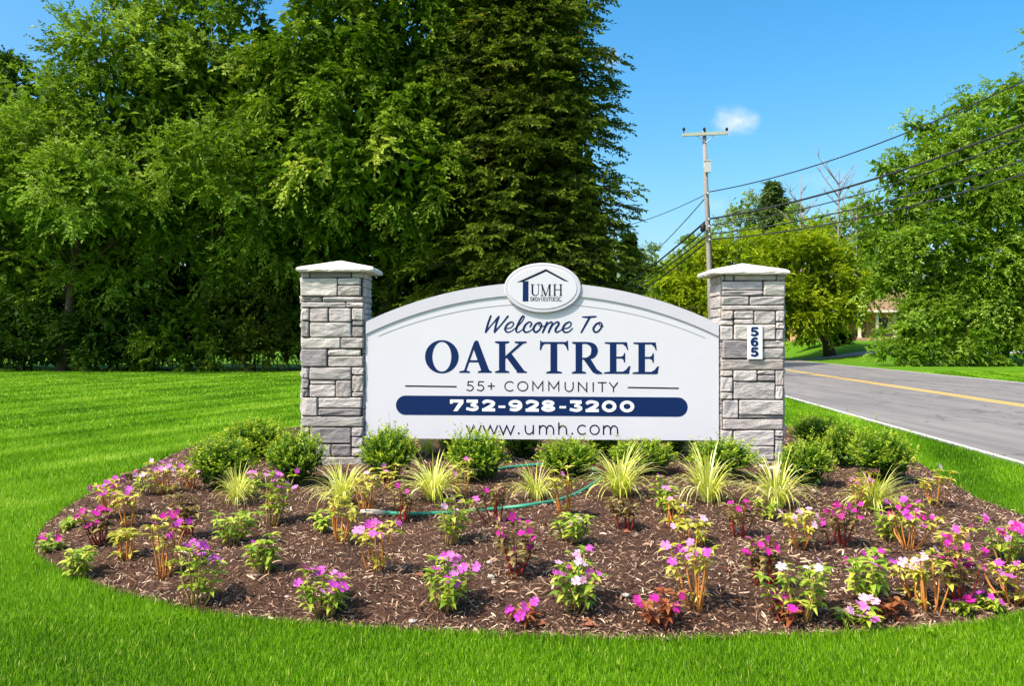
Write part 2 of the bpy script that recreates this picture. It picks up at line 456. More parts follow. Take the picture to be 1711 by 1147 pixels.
def stone_mesh(w, h, d, seed):
    """rough faced block, front towards -y, back at y=0"""
    r = random.Random(seed)
    us = [0, min(0.014, w*.2), w*0.36 + r.uniform(-.05,.05)*w, w*0.68 + r.uniform(-.05,.05)*w, w - min(0.014, w*.2), w]
    vs_ = [0, min(0.012, h*.2), h * (0.5 + r.uniform(-.1, .1)), h - min(0.012, h*.2), h]
    tilt = r.uniform(-0.006, 0.006); tz = r.uniform(-0.006, 0.006)
    P, Fc = [], []
    jl, jr, jb, jt = [r.uniform(-.003, .003) for _ in range(4)]
    for j, z in enumerate(vs_):
        for i, x in enumerate(us):
            eu = i in (0, 5); ev = j in (0, 4)
            if eu and ev: y = -d * .55
            elif eu or ev: y = -d * .72
            else: y = -d + r.uniform(-.007, .007) + tilt * (x / w - .5) * 2 + tz * (z / h - .5) * 2
            xx = x + (jl * (z/h - .5) if i == 0 else jr * (z/h - .5) if i == 5 else 0)
            z2 = z + (jb * (x/w - .5) if j == 0 else jt * (x/w - .5) if j == 4 else 0) + (r.uniform(-.0025, .0025) if ev and not eu else 0)
            if eu and ev:
                xx += 0.004 if i == 0 else -0.004; z2 += 0.004 if j == 0 else -0.004
            P.append((xx - w / 2, y, z2 - h / 2))
    for j in range(4):
        for i in range(5):
            a = j * 6 + i; Fc.append((a, a + 1, a + 7, a + 6))
    bk = len(P)
    P += [(-w/2, 0, -h/2), (w/2, 0, -h/2), (w/2, 0, h/2), (-w/2, 0, h/2)]
    Fc += [tuple([bk + 1, bk] + [0 + i for i in range(6)][::1])[:0] or (bk, bk + 1, 5, 4, 3, 2, 1, 0),
           (bk + 2, bk + 3, 24, 25, 26, 27, 28, 29),
           (bk + 3, bk, 0, 6, 12, 18, 24), (bk + 1, bk + 2, 29, 23, 17, 11, 5)]
    me = bpy.data.meshes.new('stone'); me.from_pydata(P, [], Fc); me.materials.append(M_STONE)
    me.update(); return me

TONES = {'l': (0.49, 0.46, 0.432), 'm': (0.395, 0.37, 0.35), 'd': (0.265, 0.247, 0.24), 'b': (0.41, 0.373, 0.343)}
PF = 9.66      # pillar front plane
PD = 0.50      # pillar depth
def pillar(rects, ox, oy, sc, x_l, x_r, label, sd):
    """rects in the pixel frame of a study of the photograph: origin ox,oy and scale sc"""
    r = random.Random(sd)
    toX = lambda cx: (ox + cx / sc - CXP) / F * PF
    toZ = lambda cy: CAMZ - (oy + cy / sc - HZ) / F * PF
    X0, X1 = toX(x_l), toX(x_r)
    zt = max(toZ(q[1]) for q in rects); zb = 0.02
    cx = (X0 + X1) / 2; wd = X1 - X0
    root = empty('stone_pillar', (cx, PF + PD / 2, 0), label, 'pillar', 'stone pillars at the ends of the sign')
    co = MB(); co.box(-wd/2 + .022, wd/2 - .022, -PD/2 + .022, PD/2 - .022, zb, zt); co.build('mortar_core', M_MORTAR, root)
    k = 0
    for q in rects:
        a, c_, b_, d_ = toX(q[0]) - cx, toZ(q[1]), toX(q[2]) - cx, toZ(q[3])
        a = max(a, -wd/2 - .02); b_ = min(b_, wd/2 + .012)
        g = 0.006
        w, h = b_ - a - 2*g*0.5, c_ - d_ - 2*g*0.5
        if w < .02 or h < .012: continue
        o = link('stone', stone_mesh(w, h, 0.046 + r.uniform(-.006, .008), sd * 100 + k), root, ((a + b_) / 2, -PD/2 + .03, (c_ + d_) / 2))
        t = TONES[q[4]]; f = r.uniform(.92, 1.08); o.color = (t[0]*f, t[1]*f*r.uniform(.98, 1.02), t[2]*f*r.uniform(.96, 1.04), 1)
        k += 1
    # returns and back: coursed blocks
    for face in ('right', 'left', 'back'):
        run = PD - .045 if face != 'back' else wd - .02
        z = zb + .01
        while z < zt - .03:
            h = min(r.choice([.07, .11, .15, .19]), zt - z)
            if zt - (z + h) < .05: h = zt - z
            x = -run / 2
            while x < run / 2 - .02:
                w = min(r.uniform(.16, .34), run / 2 - x)
                if run / 2 - (x + w) < .07: w = run / 2 - x
                o = link('stone', stone_mesh(w - .005, h - .005, .044 + r.uniform(-.005, .006), sd * 1000 + k), root); k += 1
                mx_, mz = x + w / 2, z + h / 2
                if face == 'right': o.location = (wd/2 - .03, mx_ + .012, mz); o.rotation_euler = (0, 0, math.pi/2)
                elif face == 'left': o.location = (-wd/2 + .03, -mx_ + .012, mz); o.rotation_euler = (0, 0, -math.pi/2)
                else: o.location = (mx_, PD/2 - .03, mz); o.rotation_euler = (0, 0, math.pi)
                t = TONES[r.choice('llmmb')]; o.color = (*t, 1)
                x += w
            z += h
    return root, cx, wd, zt

def cap(root, X0, X1, z0, z1, za, sd):
    """rock-faced slab with a low pyramid top; local to the pillar"""
    r = random.Random(sd)
    hw = (X1 - X0) / 2; mx_ = (X0 + X1) / 2; hd = PD / 2 + .085
    n = 14; ring = []
    for (sx, sy, dx, dy) in ((-1, -1, 1, 0), (1, -1, 0, 1), (1, 1, -1, 0), (-1, 1, 0, -1)):
        for i in range(n): ring.append((sx * hw + dx * 2 * hw * i / n, sy * hd + dy * 2 * hd * i / n))
    NR = len(ring); P, Fc = [], []
    for lv, (zz_, ins) in enumerate(((z0, .012), (z0 + (z1-z0)*.35, .0), (z0 + (z1-z0)*.75, .004), (z1, .016), (z1 + .012, .05))):
        for (x, y) in ring:
            f = 1 - ins / hw; f2 = 1 - ins / hd
            j = .005 if lv in (1, 2, 3) else .002
            P.append((mx_ + x * f + r.uniform(-j, j), y * f2 + r.uniform(-j, j), zz_ + r.uniform(-j, j)))
    for lv in range(4):
        for i in range(NR):
            a = lv * NR + i; b_ = lv * NR + (i + 1) % NR; Fc.append((a, b_, b_ + NR, a + NR))
    P.append((mx_, 0, za)); Fc += [(4 * NR + i, 4 * NR + (i + 1) % NR, len(P) - 1) for i in range(NR)]
    Fc.append(tuple(range(NR - 1, -1, -1)))
    me = bpy.data.meshes.new('cap'); me.from_pydata(P, [], Fc); me.materials.append(M_CAP); me.update()
    link('cap', me, root)

R1 = [(68,104,113,134,'m'),(115,104,323,134,'d'),(325,104,384,135,'m'),(67,136,253,228,'l'),(255,136,371,171,'l'),(255,173,372,227,'b'),(374,136,384,200,'m'),(374,203,384,256,'d'),
(75,230,174,255,'d'),(179,230,384,255,'m'),(70,257,296,285,'m'),(298,257,386,285,'l'),(70,288,112,351,'l'),(114,287,208,358,'b'),(211,287,324,358,'m'),(327,288,386,349,'l'),
(70,354,112,434,'d'),(115,360,324,434,'l'),(327,351,386,377,'d'),(327,379,386,434,'d'),(69,437,270,492,'l'),(272,437,386,492,'m'),(69,494,202,584,'d'),(205,495,372,529,'l'),(206,531,384,584,'m'),(375,495,385,529,'m'),
(70,587,109,643,'m'),(112,587,324,650,'m'),(327,587,386,625,'l'),(73,645,109,693,'d'),(115,653,244,671,'m'),(246,653,324,738,'b'),(327,627,386,711,'m'),(73,696,109,736,'d'),(113,673,244,737,'l'),(327,713,386,735,'m'),
(70,739,154,832,'l'),(157,739,377,793,'l'),(157,795,373,832,'d'),(379,738,386,832,'m'),(71,834,386,887,'m'),(70,890,111,926,'m'),(115,890,323,971,'d'),(325,890,384,936,'m'),(70,928,111,971,'l'),(325,938,384,991,'m'),
(72,975,221,1036,'m'),(223,975,323,1036,'d'),(325,994,384,1036,'m'),(70,1039,384,1116,'m'),(72,1119,220,1165,'d'),(224,1119,382,1165,'m')]
R2 = [(136,118,150,148,'m'),(152,118,198,148,'m'),(201,118,412,148,'b'),(414,118,458,148,'m'),(140,151,345,197,'l'),(349,151,458,225,'l'),(140,199,346,225,'m'),(140,227,276,271,'m'),(279,227,456,272,'m'),
(142,274,456,299,'b'),(138,301,196,346,'b'),(200,301,300,342,'l'),(302,301,409,369,'m'),(411,301,455,356,'l'),(134,348,196,374,'l'),(200,344,299,369,'m'),(411,359,455,393,'l'),(132,377,196,448,'l'),(199,371,409,448,'l'),(411,395,450,448,'m'),
(142,450,340,542,'d'),(342,450,455,488,'b'),(342,490,451,542,'m'),(136,545,450,600,'b'),(133,602,194,633,'m'),(197,602,316,657,'l'),(318,602,407,622,'m'),(409,602,452,679,'b'),(133,635,194,710,'l'),(318,624,407,656,'d'),(197,659,407,748,'m'),
(133,712,194,748,'m'),(409,681,448,748,'l'),(144,751,223,844,'l'),(225,751,450,827,'l'),(225,829,450,845,'d'),(144,847,448,901,'b'),(134,904,194,981,'m'),(197,904,405,983,'l'),(408,904,450,936,'m'),(408,938,450,953,'m'),
(134,984,197,1054,'d'),(199,985,404,1054,'m'),(407,955,448,1054,'m'),(200,1057,330,1110,'d'),(336,1057,445,1100,'m')]
rootL, cL, wL, zL = pillar(R1, 480, 420, 3.019, 68, 386, 'grey stone pillar at the left end of the sign, without a number plate', 3)
rootR, cR, wR, zR = pillar(R2, 1160, 420, 3.017, 135, 458, 'grey stone pillar at the right end of the sign, carrying the 565 plate', 5)
toXp = lambda px, Y: (px - CXP) / F * Y
cap(rootL, toXp(494, 9.58) - cL, toXp(624.5, 9.58) - cL, zL - .002, zL + .052, zL + .160, 1)
cap(rootR, toXp(1186, 9.58) - cR, toXp(1320.5, 9.58) - cR, zR - .002, zR + .052, zR + .160, 2)

# ------------------------------------------------------------------ flat lettering
class Flat:
    """raised flat shapes on an upright face: points given in a study frame (ox, oy, scale)"""
    def __init__(s, ox, oy, sc, Y, slope=0.0, th=0.0018):
        s.o = (ox, oy, sc); s.Y = Y; s.b = MB(); s.k = 0; s.slope = slope; s.th = th
    def P(s, p):
        ox, oy, sc = s.o
        return ((ox + p[0] / sc - CXP) / F * s.Y, CAMZ - (oy + (p[1] + s.slope * p[0]) / sc - HZ) / F * s.Y)
    def _front(s):
        s.k += 1; return s.Y - s.th - 0.00012 * (s.k % 12)
    def poly(s, pts):
        q = [s.P(p) for p in pts]
        yf = s._front(); n = len(q)
        ar = sum(q[i][0] * q[(i+1) % n][1] - q[(i+1) % n][0] * q[i][1] for i in range(n))
        if ar < 0: q = q[::-1]
        v = [(x, yf, z) for x, z in q] + [(x, s.Y, z) for x, z in q]
        tr = tessellate_polygon([[Vector((x, z, 0)) for x, z in q]])
        fs = []
        for t in tr:
            a, b_, c_ = [q[i] for i in t]
            cr = (b_[0]-a[0])*(c_[1]-a[1]) - (b_[1]-a[1])*(c_[0]-a[0])
            fs.append(tuple(t) if cr > 0 else tuple(reversed(t)))
        fs += [(i, i + n, (i + 1) % n + n, (i + 1) % n) for i in range(n)]
        s.b.add(v, fs)
    def rib(s, pts, w, sm=0, round_=False, closed=False):
        if not hasattr(w, '__len__'): w = [w] * len(pts)
        if sm:
            p3 = [(p[0], p[1], ww) for p, ww in zip(pts, w)]
            p3 = catmull(p3, sm, closed)
            pts = [(p[0], p[1]) for p in p3]; w = [max(1, p[2]) for p in p3]
        n = len(pts); L, R = [], []
        for i in range(n):
            pa = pts[(i - 1) % n] if (closed or i) else pts[0]
            pb = pts[(i + 1) % n] if (closed or i < n - 1) else pts[-1]
            if not sm and 0 < i < n - 1 or (closed and not sm):   # mitre
                d0 = np.array(pts[i], float) - pa; d1 = np.array(pb, float) - pts[i]
                d0 /= np.linalg.norm(d0) + 1e-9; d1 /= np.linalg.norm(d1) + 1e-9
                t = d0 + d1; t /= np.linalg.norm(t) + 1e-9; nn = np.array([-t[1], t[0]])
                m_ = 1 / max(0.35, nn @ np.array([-d0[1], d0[0]]))
            else:
                t = np.array(pb, float) - pa; t /= np.linalg.norm(t) + 1e-9; nn = np.array([-t[1], t[0]]); m_ = 1
            L.append(np.array(pts[i]) + nn * w[i] / 2 * m_); R.append(np.array(pts[i]) - nn * w[i] / 2 * m_)
        yf = s._front()
        q = [s.P(p) for p in L + R]
        v = [(x, yf, z) for x, z in q] + [(x, s.Y, z) for x, z in q]
        fs = []
        for i in range(n if closed else n - 1):
            j = (i + 1) % n
            fs.append((i, j, n + j, n + i)); fs.append((i, i + 2*n, j + 2*n, j)); fs.append((n + j, n + j + 2*n, n + i + 2*n, n + i))
        s.b.add(v, fs)
        if round_:
            for i in (0, n - 1):
                c = pts[i]; r_ = w[i] / 2
                s.poly([(c[0] + r_ * math.cos(a), c[1] + r_ * math.sin(a)) for a in np.linspace(0, 2 * math.pi, 13)[:-1]])
    def ring(s, cx, cy, rx, ry, ix, iy, n=40, dx=0):
        yf = s._front(); A = np.linspace(0, 2 * math.pi, n + 1)[:-1]
        q = [s.P((cx + rx * math.cos(a), cy + ry * math.sin(a))) for a in A] + [s.P((cx + dx + ix * math.cos(a), cy + iy * math.sin(a))) for a in A]
        v = [(x, yf, z) for x, z in q] + [(x, s.Y, z) for x, z in q]
        fs = []
        for i in range(n):
            j = (i + 1) % n
            fs += [(i, j, n + j, n + i), (i, i + 2*n, j + 2*n, j), (n + j, n + j + 2*n, n + i + 2*n, n + i)]
        s.b.add(v, fs)
    def rect(s, x0, y0, x1, y1): s.poly([(x0, y0), (x1, y0), (x1, y1), (x0, y1)])
    def build(s, name, mat, parent, off):
        s.b.v = [(x - off[0], y - off[1], z - off[2]) for x, y, z in s.b.v]
        o = s.b.build(name, mat, parent)
        me = o.data
        import bmesh
        bm = bmesh.new(); bm.from_mesh(me); bmesh.ops.recalc_face_normals(bm, faces=bm.faces); bm.to_mesh(me); bm.free()
        return o

SY = 9.685                    # sign face
M_PANEL = plain('sign_white_paint', (0.595, 0.59, 0.62), 0.5, 0.2, 0.03, 1.3)
M_TRIM = plain('sign_grey_trim', (0.53, 0.52, 0.56), 0.5, 0.2, 0.03, 4)
M_GROOVE = plain('sign_groove_line', (0.36, 0.36, 0.36), 0.6, 0.2)
M_NAVY = plain('navy_vinyl', (0.004, 0.019, 0.085), 0.5, 0.15)
M_INK = plain('dark_navy_vinyl', (0.004, 0.007, 0.026), 0.5, 0.15)
M_WHITE = plain('white_vinyl', (0.80, 0.81, 0.83), 0.45, 0.3)
sx0 = toXp(611, SY); sx1 = toXp(1201, SY)
sign = empty('welcome_sign', ((sx0 + sx1) / 2, SY + .05, 0.385), 'white arched welcome sign hung between the two stone pillars', 'sign')
so = tuple(sign.location)
SXY = lambda px, py: (toXp(px, SY) - so[0], CAMZ - (py - HZ) / F * SY - so[2])
def arch_y(px, lift=0.0):     # outer top edge of the sign in the photograph
    dx = px - 906.5
    return 472.2 + 674 - math.sqrt(674 ** 2 - dx * dx) + lift + (px - 906.5) * 0.0075
def arch_panel(name, mat, px0, px1, up, dn, y0, y1, n=48):
    """slab between two curves"""
    b = MB(); v = []
    for i in range(n + 1):
        px = px0 + (px1 - px0) * i / n
        (x, z1), (_, z0) = SXY(px, up(px)), SXY(px, dn(px))
        v += [(x, y0, z0), (x, y0, z1), (x, y1, z1), (x, y1, z0)]
    f = []
    for i in range(n):
        a = i * 4; c = a + 4
        f += [(a, c, c + 1, a + 1), (a + 1, c + 1, c + 2, a + 2), (a + 2, c + 2, c + 3, a + 3), (a + 3, c + 3, c, a)]
    f += [(0, 1, 2, 3), (n*4 + 3, n*4 + 2, n*4 + 1, n*4)]
    b.add(v, f); return b.build(name, mat, sign)
bot = lambda px: 733 + (px - 611) * 0.0062
arch_panel('panel', M_PANEL, 611, 1201, lambda p: arch_y(p, 9), bot, -.05, .05)
arch_panel('arch_trim', M_TRIM, 611.5, 1200.5, lambda p: arch_y(p), lambda p: arch_y(p, 20.5), -.066, .06)
for nm, (p0, p1) in (('a', (632, 857)), ('b', (956, 1178))):
    arch_panel('groove_line', M_GROOVE, p0, p1, lambda p: arch_y(p, 35.5 - 0.010 * abs(p - 906)), lambda p: arch_y(p, 36.9 - 0.010 * abs(p - 906)), -.0525, -.045)
# oval plaque
def oval(name, mat, cx, cy, rx, ry, y0, y1, n=56):
    b = MB(); v = []
    for k in range(n):
        a = 2 * math.pi * k / n
        x, z = SXY(cx + rx * math.cos(a), cy + ry * math.sin(a))
        x2, z2 = SXY(cx + (rx - 1.2) * math.cos(a), cy + (ry - 1.2) * math.sin(a))
        v += [(x2, y0, z2), (x, y0 + .008, z), (x, y1, z)]
    f = [(k*3, k*3+1, ((k+1) % n)*3+1, ((k+1) % n)*3) for k in range(n)] + [(k*3+1, k*3+2, ((k+1) % n)*3+2, ((k+1) % n)*3+1) for k in range(n)]
    f.append(tuple(k*3 for k in range(n))); f.append(tuple(k*3+2 for k in range(n))[::-1])
    b.add(v, f); o = b.build(name, mat, sign)
    import bmesh
    bm = bmesh.new(); bm.from_mesh(o.data); bmesh.ops.recalc_face_normals(bm, faces=bm.faces); bm.to_mesh(o.data); bm.free()
    return o
plq = oval('oval_plaque', M_TRIM, 906.7, 481.6, 64, 41.6, -.088, .06)
face = oval('plaque_face', M_PANEL, 906.7, 482.0, 57.6, 35.6, -.094, -.075)
face.parent = plq

OY = SY + .05 - .094          # front of the plaque
fl = Flat(830, 430, 10.694, OY)
fl.poly([(360,447),(880,212),(1290,437),(1205,424),(882,252),(500,424),(478,440)])
o = fl.build('roof_emblem', M_INK, plq, so)
fl = Flat(830, 430, 10.694, OY); fl.poly([(466,436),(566,425),(566,790),(463,790)])
fl.build('post_emblem', M_NAVY, plq, so)
fl = Flat(830, 430, 10.694, OY)
fl.rib([(637,485),(637,630),(652,668),(690,684),(728,668),(744,630),(744,485)], [28,28,24,15,11,10,10], 5)
fl.rect(607,482,672,493); fl.rect(718,482,768,493)
fl.rib([(812,486),(808,688)], 10); fl.rib([(803,486),(872,688)], [26,26]); fl.rib([(876,688),(938,486)], 10); fl.rib([(945,486),(945,688)], 26)
for a in ((788,482,818,493),(932,482,968,493),(786,680,832,691),(918,680,970,691)): fl.rect(*a)
fl.rib([(1035,486),(1035,688)], 26); fl.rib([(1145,486),(1145,688)], 26); fl.rect(1035,574,1145,586)
for a in ((1008,482,1064,493),(1116,482,1170,493),(1008,680,1064,691),(1116,680,1170,691)): fl.rect(*a)
fl.build('lettering', M_INK, plq, so)
fl = Flat(830, 430, 10.694, OY)
def small(x, ch):
    t, bt, w = 714, 782, 38
    if ch == 'S': fl.rib([(x+w,t+10),(x+w/2,t),(x+4,t+16),(x+w/2,(t+bt)/2),(x+w,bt-18),(x+w/2,bt),(x,bt-8)], 10, 3)
    if ch == 'K': fl.rib([(x+6,t),(x+6,bt)], 11); fl.rib([(x+w,t),(x+8,t+38)], 7); fl.rib([(x+14,t+30),(x+w,bt)], 10)
    if ch in 'OC':
        a = np.linspace(.7, 5.6, 12) if ch == 'C' else np.linspace(0, 6.28, 15)
        fl.rib([(x+w/2+w/2*math.cos(q), (t+bt)/2+34*math.sin(q)) for q in a], 9, 2)
    if ch == 'V': fl.rib([(x,t),(x+w/2,bt),(x+w,t)], 8)
    if ch == 'I': fl.rib([(x+w/2,t),(x+w/2,bt)], 10)
    if ch == 'E': fl.rib([(x+w,t+4),(x+6,t+4),(x+6,bt-4),(x+w,bt-4)], 9); fl.rib([(x+6,748),(x+w-8,748)], 8)
    if ch == 'U': fl.rib([(x+4,t),(x+4,bt-20),(x+w/2,bt),(x+w-4,bt-20),(x+w-4,t)], 8, 3)
    if ch == 'T': fl.rib([(x,t+4),(x+w,t+4)], 8); fl.rib([(x+w/2,t),(x+w/2,bt)], 10)
    if ch == '.': fl.rect(x, bt - 10, x + 9, bt)
for i, ch in enumerate('SKOVIEUTOESC.'): small(598 + i * 46.5, ch)
fl.build('small_lettering', M_INK, plq, so)

FY = SY + .05 - .05
# script line
fl = Flat(790, 515, 7.129, FY)
for it in [
 ([(214,95),(185,175),(155,284)], [22,25,27]), ([(155,284),(228,195),(308,103)], [20,15,22]), ([(308,103),(278,190),(260,284)], [24,26,26]), ([(260,284),(335,200),(418,97)], [20,17,22]),
 ([(393,247),(455,232),(486,188),(462,166),(412,195),(384,250),(408,287),(455,278),(508,238)], [13,14,16,18,24,26,20,14,12]),
 ([(508,238),(575,175),(610,112),(596,95),(562,145),(522,235),(518,278),(545,288),(604,245)], [12,13,16,20,25,26,22,14,12]),
 ([(682,222),(700,186),(672,166),(628,200),(604,252),(626,287),(672,278),(716,245)], [18,20,18,24,27,22,14,12]),
 ([(792,172),(752,192),(722,245),(744,287),(790,262),(818,205),(798,172),(786,196),(812,220),(856,212)], [18,23,26,22,20,22,18,13,12,11]),
 ([(884,172),(862,225),(832,290)], [24,26,22]), ([(846,262),(890,195),(932,167),(946,190),(925,235),(902,290)], [12,15,20,24,26,22]),
 ([(912,268),(962,192),(1010,167),(1024,190),(985,255),(996,288),(1035,272),(1078,240)], [12,15,20,24,26,20,14,12]),
 ([(1080,247),(1142,232),(1172,188),(1148,166),(1098,195),(1070,250),(1094,287),(1145,280),(1188,240)], [13,14,16,18,24,26,20,15,12]),
 None, ([(1305,106),(1372,108),(1465,102)], [14,24,20]), ([(1392,112),(1345,195),(1292,290)], [26,25,20]),
 ([(1512,172),(1470,192),(1436,245),(1456,287),(1502,270),(1538,210),(1518,172),(1504,192),(1524,216),(1554,220)], [18,23,26,22,20,22,18,13,11,9])]:
    if it is None:
        fl.build('lettering', M_NAVY, sign, so); fl = Flat(790, 515, 7.129, FY); continue
    fl.rib(it[0], it[1], 6, True)
fl.build('lettering', M_NAVY, sign, so)
# serif line
fl = Flat(690, 555, 3.979, FY)
fl.ring(192,165,112,111,63,99)
for q in [
 [(406,66),(424,62),(352,266),(336,266)], [(398,100),(414,57),(432,57),(511,266),(457,266)], [(366,188),(440,188),(446,202),(360,202)],
 [(308,272),(308,263),(330,257),(356,257),(378,263),(378,272)], [(432,272),(432,263),(450,257),(512,257),(524,263),(524,272)],
 [(572,66),(614,66),(614,270),(572,270)], [(546,62),(640,62),(640,71),(618,78),(568,78),(546,71)], [(546,272),(546,263),(568,256),(618,256),(640,263),(640,272)],
 [(712,72),(738,72),(614,180),(614,160)], [(676,63),(755,63),(755,72),(732,78),(702,78),(676,72)], [(618,166),(652,140),(748,268),(694,268)], [(690,273),(690,264),(738,258),(758,265),(758,273)],
 None, [(914,72),(959,72),(959,270),(914,270)], [(848,66),(1030,66),(1030,80),(846,80)], [(846,57),(852,57),(858,68),(874,80),(860,95),(852,120),(843,120)],
 [(1024,57),(1030,57),(1034,122),(1027,122),(1018,98),(1002,80),(1016,70)], [(886,276),(886,267),(914,259),(959,259),(990,267),(990,276)],
 [(1081,70),(1125,70),(1125,274),(1081,274)], [(1058,66),(1132,66),(1132,80),(1080,82),(1058,76)], [(1056,277),(1056,268),(1081,260),(1125,260),(1150,268),(1150,277)],
 [(1132,180),(1176,172),(1224,250),(1258,273),(1258,281),(1222,280),(1196,270)]]:
    if q is None: fl.build('lettering', M_NAVY, sign, so); fl = Flat(690, 555, 3.979, FY); continue
    fl.poly(q)
fl.rib([(1120,73),(1160,74),(1196,92),(1207,124),(1194,158),(1160,175),(1120,178)], [13,15,34,44,34,14,12], 5)
for e, dy in ((0, 0), (190, 1.5)):
    for q in [[(1309,72),(1352,72),(1352,274),(1309,274)], [(1275,68),(1424,68),(1424,81),(1300,81),(1275,77)], [(1410,70),(1423,68),(1431,120),(1424,120),(1414,97),(1394,80)],
              [(1350,164),(1400,164),(1400,177),(1350,177)], [(1404,140),(1411,140),(1411,203),(1404,203),(1398,184),(1384,176),(1384,164),(1398,157)],
              [(1270,278),(1270,269),(1302,264),(1425,264),(1425,279)], [(1392,266),(1416,252),(1435,228),(1446,226),(1436,279),(1418,279)]]:
        fl.poly([(x + e, y + dy) for x, y in q])
fl.build('lettering', M_NAVY, sign, so)
# community line
fl = Flat(690, 555, 3.979, FY); w = 7.5
for ox in (0, 70):
    fl.rib([(402+ox,331),(368+ox,331),(364+ox,358)], w); fl.rib([(364+ox,357),(386+ox,355),(401+ox,373),(384+ox,391),(356+ox,385)], w, 5)
fl.rib([(497,360),(543,360)], w); fl.rib([(520,338),(520,384)], w)
fl.build('lettering', M_INK, sign, so); fl = Flat(690, 555, 3.979, FY)
fl.rib([(644+33*math.cos(a), 362+31*math.sin(a)) for a in np.linspace(.78, 5.5, 22)], w)
fl.ring(730,362,37,34,29.5,26.5)
for ox, oy in ((797,0),(903,1)): fl.rib([(ox,393+oy),(ox,331+oy),(ox+33,376+oy),(ox+66,331+oy),(ox+66,395+oy)], w)
fl.rib([(1012,333),(1012,374),(1024,392),(1038,396),(1052,392),(1064,374),(1064,333)], w, 4)
fl.rib([(1100,398),(1100,336),(1155,396),(1155,334)], w); fl.rib([(1198,334),(1198,398)], w)
fl.rib([(1229,337),(1286,337)], w); fl.rib([(1258,337),(1258,399)], w)
fl.rib([(1305,335),(1333,372)], w); fl.rib([(1361,336),(1333,372)], w); fl.rib([(1333,370),(1333,400)], w)
fl.build('lettering', M_INK, sign, so)
for a in ((677,644.3,763,645.4,0),(1049,646.8,1134,648.2,0)):
    fl = Flat(0, 0, 1, FY); fl.poly([(a[0],a[1]),(a[2],a[3]),(a[2],a[3]+2.3),(a[0],a[1]+2.3)]); fl.build('rule_line', M_INK, sign, so)
# telephone bar
fl = Flat(0, 0, 1, FY, slope=0.0068)
q = []
x0, x1, yc, r_ = 661.5, 1149, 673.0, 16.2
for a in np.linspace(math.pi/2, 3*math.pi/2, 16): q.append((x0 + r_ + r_ * math.cos(a), yc + r_ * math.sin(a)))
for a in np.linspace(-math.pi/2, math.pi/2, 16): q.append((x1 - r_ + r_ * math.cos(a), yc + r_ * math.sin(a)))
fl.poly(q); bar = fl.build('number_bar', M_NAVY, sign, so)
def digit(fl, ch, x, y, w, h, t, tv=None):
    """heavy wide numerals in a box x,y,w,h; t stroke weight across, tv up and down"""
    tv = tv or t * .82
    l, r_, tp, bt, m = x + t/2, x + w - t/2, y + tv/2, y + h - tv/2, y + h/2
    cx = x + w/2
    if ch == '0': fl.ring(cx, y+h/2, w/2, h/2, w/2 - t, h/2 - tv)
    if ch == '8': fl.ring(cx, y+h*.27, w*.45, h*.27, w*.45-t*.9, h*.27-tv*.9); fl.ring(cx, y+h*.72, w*.5, h*.285, w*.5-t, h*.285-tv)
    if ch == '7': fl.rib([(x, tp),(x+w, tp)], tv); fl.poly([(x+w-t*1.1, y+tv*.7),(x+w, y+tv*.7),(x+w, y+tv*1.2),(x+w*.55, y+h),(x+w*.25, y+h)]); fl.rect(x, y, x+t*.75, y+h*.36)
    if ch == '2':
        fl.rib([(x+t*.2, y+h*.30),(x+w*.25, tp+h*.02),(cx+w*.05, tp),(r_, y+h*.28),(x+w*.72, y+h*.52),(x+w*.22, bt-h*.02)], [t*.8,t*.9,tv,t,t,t*1.05], 5); fl.rect(x, y+h-tv, x+w, y+h)
    if ch == '3':
        fl.rib([(x+w*.06, tp),(x+w*.93, tp)], tv); fl.poly([(x+w*.62, y+tv*.6),(x+w*.95, y+tv*.6),(x+w*.95, y+tv*1.05),(x+w*.62, y+h*.46),(x+w*.36, y+h*.46)])
        fl.rib([(x+w*.38, m-h*.03),(x+w*.62, m),(r_, y+h*.70),(x+w*.55, bt),(x+w*.04, bt-h*.11)], [tv*.9,tv,t,tv,t*.75], 5)
    if ch == '5':
        fl.rib([(x+w*.12, tp),(x+w*.93, tp)], tv); fl.rib([(x+w*.2, y+tv*.5),(x+w*.16, m)], t*.85)
        fl.rib([(x+w*.10, m-h*.03),(x+w*.55, m-h*.06),(r_, y+h*.68),(x+w*.5, bt),(x+w*.02, bt-h*.10)], [tv*.9,tv,t,tv,t*.75], 5)
    if ch in '96':
        s = 1 if ch == '9' else -1; yy = (lambda v: v) if s == 1 else (lambda v: 2*y + h - v); xx = (lambda v: v) if s == 1 else (lambda v: 2*x + w - v)
        cyr = yy(y + h*.335); fl.ring(xx(x+w*.48), cyr, w*.48, h*.335, w*.48-t, h*.335-tv*.95)
        fl.rib([(xx(x+w-t*.55), yy(y+h*.33)),(xx(x+w-t*.62), yy(y+h*.62)),(xx(x+w*.55), yy(y+h-tv*.55)),(xx(x+w*.1), yy(y+h-tv*.75))], [t*.9,t,tv,tv*.9], 5)
    if ch == '-': fl.rect(x, y+h*.50, x+w, y+h*.70)
fl = Flat(640, 625, 3.29, FY - .0034, slope=0.0068)
for ch, a, b_ in [('7',368,442),('3',455,526),('2',545,616),('-',635,672),('9',690,766),('2',784,856),('8',870,946),('-',970,1006),('3',1024,1096),('2',1114,1186),('0',1203,1283),('0',1302,1381)]:
    digit(fl, ch, a, 139, b_ - a, 64, 20)
o = fl.build('lettering', M_WHITE, bar, so)
